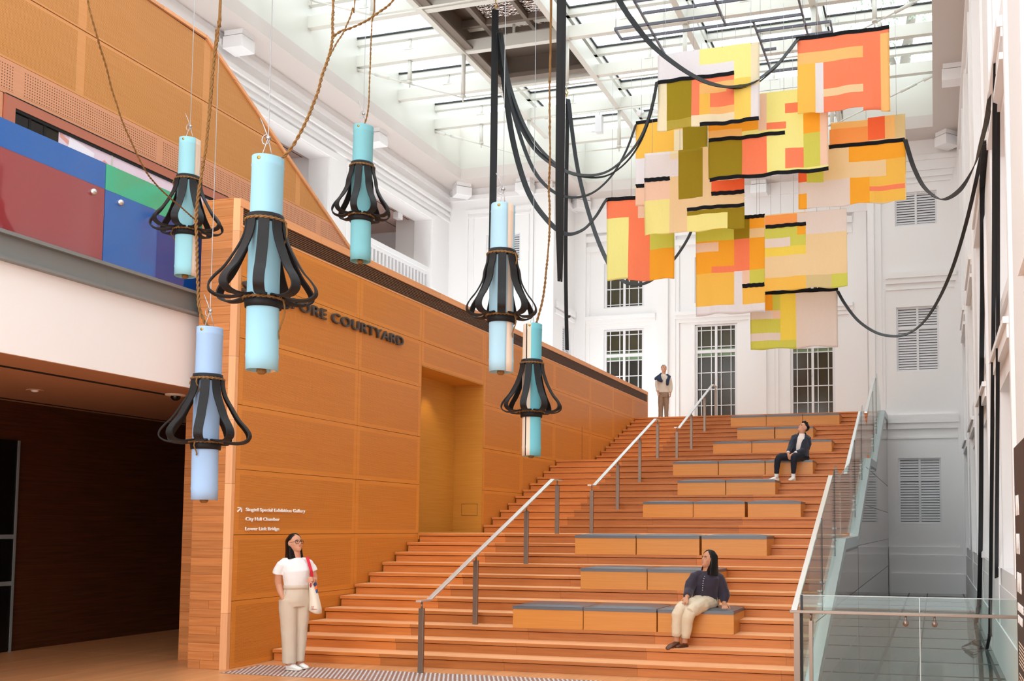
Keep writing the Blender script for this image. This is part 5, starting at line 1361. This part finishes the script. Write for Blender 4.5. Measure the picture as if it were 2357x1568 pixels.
q.tube([hd.P(-.05, .43, .51), hd.P(0, .445, .52), hd.P(.05, .43, .51)], .0024, 5); q.build('spectacles', 'spectacle', r)
q = MB(); e = hd.P(-.38, .0, .32); q.tube([e+hd.f*.010*math.cos(t)+hd.u*.012*math.sin(t) for t in [2*PI*i/12 for i in range(13)]], .0025, 5); q.build('earring', 'brass', r)
c = MB()
c.tube([(.046, 0, .985), (.047, 0, 1.02), (.045, -.005, 1.1), (.04, -.012, 1.19), (.032, -.0, 1.27), (.03, .01, 1.325), (.03, .012, 1.352)], [(.152, .118), (.152, .118), (.158, .128), (.168, .134), (.166, .105), (.115, .078), (.074, .066)], 22, up=L25)
c.tube([(-.04, -.015, 1.318), (-.09, -.035, 1.302), (-.132, -.048, 1.268), (-.160, -.045, 1.21), (-.17, -.035, 1.16)], [.045, .055, .062, .062, .065], 14)
c.tube([(.09, .045, 1.32), (.14, .065, 1.305), (.185, .083, 1.277), (.222, .09, 1.225), (.24, .09, 1.18)], [.044, .053, .059, .058, .06], 14)
o = skinmesh(c, 'tshirt', 'shirt_white', r, .008, 4); wrinkle(o, .006, 10)
c = MB()
c.tube([(.048, 0, 1.015), (.048, 0, .98), (.045, .0, .9), (.04, .0, .83), (.042, 0, .76)], [(.148, .115), (.15, .118), (.172, .135), (.184, .142), (.17, .13)], 22, up=L25)
c.tube([(-.045, -.025, .85), (-.04, -.03, .72), (-.024, -.03, .47), (-.014, -.035, .25), (-.012, -.035, .075)], [(.108, .12), (.106, .112), (.094, .095), (.086, .088), (.080, .086)], 18, up=L25)
c.tube([(.118, .035, .85), (.118, .04, .72), (.115, .05, .47), (.106, .06, .25), (.10, .06, .085)], [(.10, .12), (.098, .11), (.076, .092), (.068, .084), (.062, .08)], 18, up=L25)
o = skinmesh(c, 'trousers', 'trouser_cream', r, .0085, 4); wrinkle(o, .007, 7)
c = MB(); c.tube([(.048, 0, 1.022), (.048, 0, .975)], [(.155, .122), (.157, .125)], 24, up=L25); c.build('waistband', 'trouser_cream', r)
c = MB(); c.tube([(-.075, -.115, .965), (-.088, -.11, .90), (-.095, -.105, .845)], .004, 5); c.build('pocket_edge', 'trouser_cream', r)
sneaker(r, (-.04, -.0, -.01), (.13, -.14, -.01), .082, .044); sneaker(r, (.075, .10, -.008), (.205, -.03, -.008), .082, .042)
# tote bag on her shoulder: its own thing
tb = thing('tote_bag', 'cream tote bag with red strap hanging from the standing woman\'s shoulder', 'bag', (.75, -.68, .015), R(35.37))
q = MB()
rings = []
for z, xc, wd_, dp, y in ((1.10, .215, .026, .04, -.0), (1.05, .228, .034, .07, .0), (.95, .245, .05, .10, .01), (.85, .262, .066, .12, .02), (.75, .276, .078, .13, .02), (.69, .28, .078, .125, .02), (.675, .28, .06, .10, .02)):
    rings.append([(xc+wd_*math.cos(2*PI*k/18), y+dp*math.sin(2*PI*k/18), z-.02*math.cos(2*PI*k/18)) for k in range(18)])
q.loft(rings); o = q.build('bag_body', 'bag_cream', tb); wrinkle(o, .01, 8)
q = MB(); q.ribbon([(.228, -.035, 1.12), (.215, -.055, 1.2), (.185, -.035, 1.30), (.165, .0, 1.365), (.17, .07, 1.355), (.195, .13, 1.28), (.225, .13, 1.16), (.235, .06, 1.07)], .035, .004, lambda i, t: Vector((.9, .2, .2))); q.build('strap', 'bag_red', tb)
for z0, mt in ((1.03, 'bag_blue'), (.985, 'bag_orange'), (.945, 'bag_blue')):
    q = MB(); x = .228+(1.05-z0)*.17; q.ell((x+.036, -.045, z0), (.018, .035, .035), 10, 6); q.build('print', mt, tb)
q = MB(); q.ell((.215, -.075, 1.02), (.012, .008, .03), 8, 6); q.build('print', 'bag_red', tb)
q = MB()
for i, w_ in enumerate((.035, .03, .07)): q.box(.225, .225+w_, -.112, -.104, .76-.018*i, .765-.018*i)
q.build('printed_lines', 'lips', tb)

# --- woman seated on the lowest bench
r = person('seated woman in dark blouse and beige trousers, leaning on one hand and looking left', (5.5, .9, .30), 13.13)
LB = lat(-16)
b = MB()
hd = Head((.118, .0, .958), (-.80, -.58, .20), .215)
hd.skull(b)
b.tube([(.115, .02, .86), (.112, .02, .92), (.125, .015, .98), (.13, .01, 1.03)], [(.07, .06), (.055, .055), (.052, .055), (.055, .06)], 14, up=LB)
b.tube([(.10, .12, .48), (.095, .1, .6), (.105, .05, .75), (.115, .02, .85), (.115, .02, .89)], [(.12, .10), (.11, .08), (.11, .08), (.11, .06), (.08, .055)], 18, up=LB)
# her right arm to the knee
b.tube([(-.035, .02, .86), (-.085, -.02, .76), (-.11, -.04, .66)], [.05, .045, .04], 12)
b.tube([(-.11, -.04, .67), (-.122, -.11, .635), (-.137, -.20, .60), (-.14, -.215, .595)], [.040, .037, .029, .026], 12)
hand(b, (-.14, -.22, .597), (-.12, -.88, -.38), (0, .35, -.9), -1, .95, (.2, .4, .4), .6, .2)
# her left arm propped on the bench
b.tube([(.25, .05, .845), (.29, .07, .73), (.315, .09, .61)], [.05, .046, .041], 12)
b.tube([(.315, .09, .62), (.325, .06, .57), (.33, .02, .515), (.33, -.01, .497)], [.040, .038, .029, .027], 12)
hand(b, (.33, -.005, .50), (.02, -.95, -.2), (0, .2, -.97), 1, 1., (.45, .5, .3), .7, .4)
for a in (((.06, .1, .50), (-.22, -.30, .44), (-.265, -.31, .16), (-.262, -.31, .06)), ((.16, .1, .50), (-.105, -.32, .41), (-.16, -.28, .15), (-.165, -.27, .05))):
    b.tube([a[0], tuple((x+y)/2 for x, y in zip(a[0], a[1])), a[1]], [.07, .065, .055], 12); b.tube([a[1], a[2], a[3]], [.053, .04, .038], 12)
skinmesh(b, 'body', 'skin_tan', r, .0062, 2)
hd.features(r)
low = lambda z: (.35+.11*(.56-z), .16+.2*max(0, z-.1), .44+.24*(.56-z)**1.2)
q = hd.hair(r, [1.0, .985, .95, .90, .84, .76, .68, .6, .5, .4, .3, .2, .1, 0, -.1, -.2, -.3, -.38, -.42], lambda z: 0 if z > .95 else R(24) if z > .87 else R(36) if z > .8 else R(46) if z > .7 else R(54) if z > .6 else R(58) if z > .35 else R(52), .06, low, 44, .10)
q.build('hair', 'hair', r, smooth=True)
c = MB()
c.tube([(.085, .11, .51), (.088, .1, .56), (.094, .08, .64), (.105, .045, .76), (.113, .02, .84), (.115, .02, .885), (.113, .02, .915)], [(.165, .135), (.17, .14), (.158, .13), (.165, .125), (.16, .10), (.10, .075), (.066, .064)], 22, up=LB)
c.tube([(.06, .025, .882), (.01, .02, .87), (-.045, .01, .84), (-.09, -.02, .76), (-.115, -.045, .67), (-.12, -.06, .64)], [.04, .052, .064, .068, .066, .06], 14)
c.tube([(-.113, -.04, .68), (-.122, -.10, .645), (-.135, -.16, .617), (-.138, -.182, .606)], [.062, .062, .055, .038], 14)
c.tube([(.16, .03, .882), (.205, .04, .868), (.26, .055, .83), (.30, .075, .73), (.322, .09, .63), (.32, .085, .59)], [.04, .052, .066, .075, .076, .066], 14)
c.tube([(.322, .09, .66), (.328, .075, .60), (.325, .045, .545), (.328, .025, .522)], [.072, .07, .055, .040], 14)
o = skinmesh(c, 'blouse', 'blouse', r, .008, 4); wrinkle(o, .009, 9)
q = MB(); f_ = (fw(-16)*1.0)
for i in range(8):
    t = i/7; z = .88-.20*t; 
    pc = Vector((.113-.018*t, .02+.05*t, z)); q.ell(pc+f_*(.064+.068*min(1, t*2.4))+Vector((-.004, -.004, 0)), (.0055, .0055, .0055), 8, 6)
q.build('buttons', 'button', r)
c = MB()
c.tube([(.11, .12, .585), (.11, .12, .50), (.11, .11, .465)], [(.15, .13), (.165, .15), (.15, .14)], 18, up=LB)
c.tube([(.07, .08, .535), (-.07, -.12, .515), (-.20, -.27, .475), (-.235, -.31, .44)], [.092, .088, .080, .072], 14)
c.tube([(.16, .06, .525), (.04, -.14, .50), (-.07, -.29, .45), (-.10, -.325, .42)], [.096, .092, .084, .074], 14)
c.tube([(-.215, -.30, .46), (-.25, -.32, .40), (-.258, -.32, .28), (-.262, -.315, .16)], [.07, .072, .064, .056], 14)
c.tube([(-.085, -.325, .43), (-.115, -.325, .37), (-.135, -.30, .25), (-.15, -.285, .135)], [.072, .074, .066, .056], 14)
o = skinmesh(c, 'trousers', 'trouser_sand', r, .008, 3); wrinkle(o, .009, 10)
for p in ((-.262, -.315, .165), (-.15, -.285, .14)):
    c = MB(); c.tube([(p[0], p[1], p[2]+.018), (p[0]-.003, p[1], p[2]-.03)], [.058, .054], 16); c.build('trouser_cuff', 'trouser_sand', r)
sneaker(r, (-.235, -.30, .045), (-.375, -.44, -.02), .07, .040, (.0, -.25, 1), ('shoe_brown', 'shoe_brown'), True); sneaker(r, (-.13, -.25, .0), (-.27, -.385, .0), .07, .040, (0, 0, 1), ('shoe_brown', 'shoe_brown'), True)

# --- man seated higher up
r = person('seated man in navy jacket and pale t-shirt with clasped hands, looking up', (5.5, 9.0, 2.70), 8.01)
LM = lat(-28)
b = MB()
hd = Head((.262, .0, .998), (-.80, -.42, .55), .235)
hd.skull(b)
b.tube([(.28, .03, .93), (.275, .015, .99), (.28, .0, 1.04), (.30, .0, 1.09)], [(.066, .06), (.06, .058), (.058, .06), (.06, .06)], 14, up=LM)
b.tube([(.25, .12, .48), (.245, .1, .6), (.26, .06, .78), (.275, .03, .91), (.28, .03, .95)], [(.12, .08), (.11, .07), (.11, .07), (.11, .06), (.07, .05)], 18, up=LM)
b.tube([(.13, .02, .89), (.075, -.05, .80), (.05, -.1, .70)], [.05, .046, .04], 12); b.tube([(.05, -.1, .70), (.02, -.2, .62), (.0, -.28, .555)], [.04, .037, .028], 12)
b.tube([(.40, .08, .86), (.41, .06, .77), (.375, .0, .66)], [.05, .046, .04], 12); b.tube([(.375, .0, .66), (.25, -.15, .60), (.12, -.27, .555)], [.04, .037, .028], 12)
hand(b, (.0, -.27, .56), (.1, -.5, -.85), (.7, .3, -.2), -1, 1., (.4, .4, .3))
hand(b, (.115, -.27, .555), (-.75, -.35, -.45), (-.2, .5, -.7), 1, 1., (.4, .4, .3))
for a in (((.20, .1, .50), (-.19, -.30, .47), (-.235, -.26, .14), (-.235, -.25, .06)), ((.30, .08, .50), (.11, -.36, .47), (.10, -.28, .14), (.10, -.27, .06))):
    b.tube([a[0], tuple((x+y)/2 for x, y in zip(a[0], a[1])), a[1]], [.06, .055, .05], 12); b.tube([a[1], a[2], a[3]], [.045, .032, .03], 12)
skinmesh(b, 'body', 'skin', r, .0065, 2)
hd.features(r)
low = lambda z: (.33*.95, .16, .36)
q = hd.hair(r, [1.0, .985, .95, .90, .84, .76, .68, .6, .5, .4, .32], lambda z: 0 if z > .93 else R(14) if z > .87 else R(30) if z > .8 else R(52) if z > .7 else R(66) if z > .6 else R(92) if z > .5 else R(108), .05, low)
for i in range(14):
    a = -1.0+2.0*(i % 7)/6; y = .24-.2*(i//7)
    q.tube([hd.P(a*.22, y-.05, .90), hd.P(a*.25, y+.02, 1.02), hd.P(a*.25, y-.02, 1.06)], [.10*.22, .085*.22, .05*.22], 8)
skinmesh(q, 'hair', 'hair', r, .006, 1)
c = MB()
c.tube([(.20, .05, .53), (.21, .05, .6), (.235, .02, .75), (.262, .005, .88), (.272, .01, .95), (.275, .01, .985)], [(.11, .12), (.11, .12), (.12, .12), (.12, .105), (.08, .075), (.064, .064)], 18, up=LM)
o = skinmesh(c, 'tshirt', 'tee', r, .009, 3); wrinkle(o, .006, 9)
# open jacket: two fronts, back and sleeves
c = MB()
c.tube([(.275, .13, .47), (.27, .12, .6), (.285, .09, .78), (.295, .06, .90), (.285, .045, .955)], [(.16, .13), (.158, .125), (.175, .12), (.165, .085), (.09, .06)], 20, up=LM)
c.tube([(.12, -.02, .56), (.13, -.02, .7), (.155, -.02, .85), (.20, .0, .945)], [(.052, .10), (.054, .10), (.056, .09), (.05, .05)], 14, up=LM)
c.tube([(.315, -.035, .52), (.325, -.03, .68), (.335, -.01, .83), (.325, .02, .945)], [(.085, .11), (.082, .11), (.078, .10), (.055, .05)], 14, up=LM)
c.tube([(.19, .02, .93), (.125, .01, .90), (.078, -.045, .80), (.055, -.1, .71), (.048, -.12, .68)], [.06, .066, .064, .058, .055], 14)
c.tube([(.05, -.1, .71), (.02, -.19, .635), (.004, -.245, .585)], [.058, .052, .044], 14)
c.tube([(.35, .06, .92), (.402, .08, .885), (.41, .06, .77), (.378, .0, .67)], [.06, .068, .064, .06], 14)
c.tube([(.38, .01, .68), (.27, -.13, .615), (.16, -.235, .575)], [.06, .056, .046], 14)
o = skinmesh(c, 'jacket', 'navy', r, .008, 3); wrinkle(o, .008, 9)
c = MB(); c.tube([(.20, -.05, .955), (.235, .05, .99), (.30, .09, 1.0), (.355, .06, .975), (.36, -.02, .935)], [(.035, .014)]*5, 8, up=(0, 0, 1)); c.build('collar', 'navy', r)
for p, q_ in (((.004, -.245, .585), (-.002, -.262, .57)), ((.16, -.235, .575), (.14, -.252, .565))):
    c = MB(); c.tube([p, q_], [.038, .037], 12); c.build('shirt_cuff', 'shirt_white', r)
c = MB()
c.tube([(.27, .14, .56), (.27, .13, .48), (.27, .12, .455)], [(.15, .14), (.17, .15), (.15, .14)], 18, up=LM)
c.tube([(.22, .06, .50), (.0, -.15, .50), (-.16, -.28, .485), (-.195, -.31, .455)], [.088, .084, .076, .068], 14)
c.tube([(.32, .04, .50), (.22, -.18, .50), (.125, -.34, .485), (.11, -.37, .455)], [.092, .088, .078, .07], 14)
c.tube([(-.18, -.30, .48), (-.21, -.31, .42), (-.23, -.28, .26), (-.235, -.26, .155)], [.066, .066, .056, .048], 14)
c.tube([(.12, -.355, .48), (.112, -.36, .42), (.105, -.32, .26), (.10, -.285, .155)], [.068, .067, .057, .048], 14)
o = skinmesh(c, 'trousers', 'navy_dark', r, .008, 3); wrinkle(o, .006, 9)
for p in ((-.235, -.255, .15), (.10, -.28, .15)):
    c = MB(); c.tube([p, (p[0], p[1]+.01, .07)], [.04, .041], 12); c.build('sock', 'shirt_white', r)
sneaker(r, (-.19, -.19, 0), (-.42, -.335, 0), .085, .048); sneaker(r, (.125, -.21, 0), (.03, -.46, 0), .085, .048)

# --- man standing at the top
r = person('standing man at the stair top with navy jumper over his pale shirt', (.68, 17.1, 4.95), 14.63)
L2, F2 = lat(-12), fw(-12)
b = MB()
hd = Head((.008, .02, 1.422), (.22, -.90, .26), .222)
hd.skull(b)
b.tube([(-.01, .03, 1.31), (-.005, .025, 1.38), (.005, .02, 1.45), (.01, .02, 1.52)], [(.062, .056), (.06, .058), (.058, .058), (.06, .06)], 14, up=L2)
b.tube([(0, .02, .75), (0, .02, .9), (0, .02, 1.1), (-.01, .025, 1.27), (-.01, .03, 1.33)], [(.12, .08), (.11, .07), (.11, .07), (.11, .05), (.07, .05)], 18, up=L2)
b.tube([(-.175, .02, 1.21), (-.195, .03, 1.13), (-.20, .02, 1.02), (-.18, -.02, .86), (-.172, -.03, .80)], [.05, .046, .041, .03, .028], 12)
b.tube([(.165, .03, 1.19), (.19, .04, 1.1), (.205, .03, 1.0), (.20, -.01, .84), (.197, -.02, .78)], [.05, .046, .041, .03, .028], 12)
hand(b, (-.172, -.03, .81), (.03, -.1, -1), (.9, .2, 0), 1, 1., (.3, .3, .3)); hand(b, (.197, -.02, .79), (-.03, -.1, -1), (-.9, .2, 0), -1, 1., (.3, .3, .3))
for x in (-.085, .075): b.tube([(x*.9, .02, .75), (x, .02, .45), (x, .03, .1), (x, .03, .04)], [.075, .052, .038, .04], 12)
skinmesh(b, 'body', 'skin', r, .0075, 2)
hd.features(r)
q = hd.hair(r, [1.0, .985, .95, .90, .84, .76, .68, .6, .5, .4, .32], lambda z: 0 if z > .88 else R(26) if z > .83 else R(50) if z > .74 else R(62) if z > .65 else R(80) if z > .55 else R(105), .045, low)
skinmesh(q, 'hair', 'hair', r, .007, 1)
c = MB()
c.tube([(0, .02, .80), (0, .02, .9), (0, .02, 1.08), (-.008, .025, 1.22), (-.01, .028, 1.30), (-.008, .028, 1.335), (-.006, .026, 1.37)], [(.165, .125), (.16, .12), (.17, .12), (.175, .105), (.125, .09), (.08, .074), (.068, .066)], 20, up=L2)
c.tube([(-.12, .02, 1.27), (-.175, .025, 1.235), (-.2, .03, 1.12), (-.205, .02, 1.02), (-.19, -.01, .90), (-.182, -.02, .845)], [.055, .066, .062, .056, .048, .043], 14)
c.tube([(.11, .03, 1.26), (.165, .03, 1.22), (.195, .04, 1.1), (.21, .03, 1.0), (.208, .0, .88), (.205, -.01, .82)], [.055, .066, .062, .056, .048, .043], 14)
o = skinmesh(c, 'shirt', 'overshirt', r, .0095, 3); wrinkle(o, .007, 8)
c = MB()
c.tube([(0, .02, .84), (0, .02, .75), (0, .02, .66)], [(.145, .11), (.155, .12), (.145, .11)], 18, up=L2)
c.tube([(-.075, .02, .72), (-.085, .015, .45), (-.09, .02, .25), (-.092, .025, .065)], [.095, .078, .07, .068], 16)
c.tube([(.07, .025, .72), (.075, .02, .45), (.078, .025, .25), (.078, .03, .065)], [.092, .072, .062, .058], 16)
o = skinmesh(c, 'trousers', 'trouser_brown', r, .0095, 3); wrinkle(o, .009, 8)
c = MB()
c.tube([(-.02, .11, 1.30), (-.10, .07, 1.345), (-.165, .0, 1.29), (-.13, -.09, 1.19), (-.07, -.13, 1.13), (-.055, -.125, 1.10)], [(.07, .028), (.085, .034), (.095, .04), (.075, .04), (.05, .03), (.03, .02)], 14, up=(.6, 0, .6))
c.tube([(-.03, .11, 1.30), (.08, .09, 1.335), (.135, .02, 1.28), (.12, -.085, 1.17), (.11, -.115, 1.07), (.108, -.11, 1.0)], [(.07, .028), (.075, .034), (.075, .04), (.055, .038), (.048, .03), (.035, .02)], 14, up=(.9, 0, .3))
c.tube([(-.20, .03, 1.27), (-.235, .02, 1.22), (-.24, .02, 1.18)], [(.05, .05), (.06, .055), (.04, .04)], 12)
o = skinmesh(c, 'shoulder_jumper', 'jumper', r, .009, 3); wrinkle(o, .008, 9)
sneaker(r, (-.09, .07, 0), (-.10, -.17, 0)); sneaker(r, (.08, .07, 0), (.10, -.17, 0))

# ------------------------------------------------------------------ tree beyond the glass roof
tr = thing('tree', 'leafy tree showing faintly through the skylight at upper right', 'tree', (7.6, 23.5, 8))
q = MB(); q.tube([(0, 0, 0), (.1, 0, 5), (-.15, .2, 9), (.3, .1, 12), (.1, .2, 15)], [.28, .24, .2, .15, .06], 10)
q.tube([(-.1, .2, 9), (-1.0, .4, 12), (-1.4, .3, 14)], [.12, .08, .03], 8); q.tube([(.3, .1, 12), (1.3, .2, 14.5)], [.08, .03], 8); q.build('trunk', 'tree_bark', tr)
q = MB(); rr_ = random.Random(11)
for i in range(900):
    c_ = rr_.choice(((-.8, .3, 12.5), (.2, .2, 15), (1.0, .2, 14), (-1.3, .4, 14.5), (.4, 0, 11.2), (-.6, .2, 10.2)))
    p = Vector(c_)+Vector((rr_.gauss(0, .6), rr_.gauss(0, .6), rr_.gauss(0, .6))); a = Vector((rr_.uniform(-1, 1), rr_.uniform(-1, 1), rr_.uniform(-1, 1))).normalized(); n_ = a.orthogonal().normalized()
    q.add([p, p+a*.09+n_*.04, p+a*.18, p+a*.09-n_*.04], [(0, 1, 2, 3)])
q.build('foliage', 'tree_leaf', tr)

# ------------------------------------------------------------------ light, camera
w = bpy.data.worlds.new('W'); SC.world = w; w.use_nodes = True
bg = w.node_tree.nodes['Background']; bg.inputs[0].default_value = (1.0, .99, .975, 1); bg.inputs[1].default_value = WORLD
def area(name, loc, size, e, col=(1, 1, 1), rot=(0, 0, 0)):
    l = bpy.data.lights.new(name, 'AREA'); l.shape = 'RECTANGLE'; l.size, l.size_y = size; l.energy = e; l.color = col
    o = bpy.data.objects.new(name, l); COL.objects.link(o); o.location = loc; o.rotation_euler = rot; return o
def spot(name, loc, e, col, blend=.6, size=1.8, rot=(0, 0, 0)):
    l = bpy.data.lights.new(name, 'SPOT'); l.energy = e; l.color = col; l.spot_blend = blend; l.spot_size = size; l.shadow_soft_size = .06
    o = bpy.data.objects.new(name, l); COL.objects.link(o); o.location = loc; o.rotation_euler = rot; return o
for y in (7, 9, 14, 16): spot('loggia_spot', (-8.3, y, 11.65), 60, (1, .8, .68))
spot('niche_spot', (-.3, 5.1, 4.4), 18, (1, .82, .45))
cam = bpy.data.cameras.new('cam'); co = bpy.data.objects.new('cam', cam); COL.objects.link(co); SC.camera = co
fx, cx, cy, yaw, pitch, roll, Cx, Cy, Cz = CAM
cam.sensor_width = 36; cam.sensor_fit = 'HORIZONTAL'; cam.lens = fx/2357*36
cam.shift_x = (1178.5-cx)/2357; cam.shift_y = (cy-784)/2357; cam.clip_end = 300
sy, cyw, sp, cp = math.sin(yaw), math.cos(yaw), math.sin(pitch), math.cos(pitch)
f0 = Vector((sy*cp, cyw*cp, sp)); r0 = Vector((cyw, -sy, 0)); u0 = r0.cross(f0)
r1 = r0*math.cos(roll)+u0*math.sin(roll); u1 = -r0*math.sin(roll)+u0*math.cos(roll)
co.matrix_world = Matrix(((r1.x, u1.x, -f0.x, Cx), (r1.y, u1.y, -f0.y, Cy), (r1.z, u1.z, -f0.z, Cz), (0, 0, 0, 1)))
vs_ = SC.view_settings; vs_.view_transform = 'Standard'; vs_.look = 'None'; vs_.gamma = 1; vs_.use_curve_mapping = False; vs_.exposure = EXPO
SC.cycles.max_bounces = 8; SC.cycles.diffuse_bounces = 5; SC.cycles.transparent_max_bounces = 24; SC.cycles.glossy_bounces = 4
SC.cycles.sample_clamp_indirect = 8
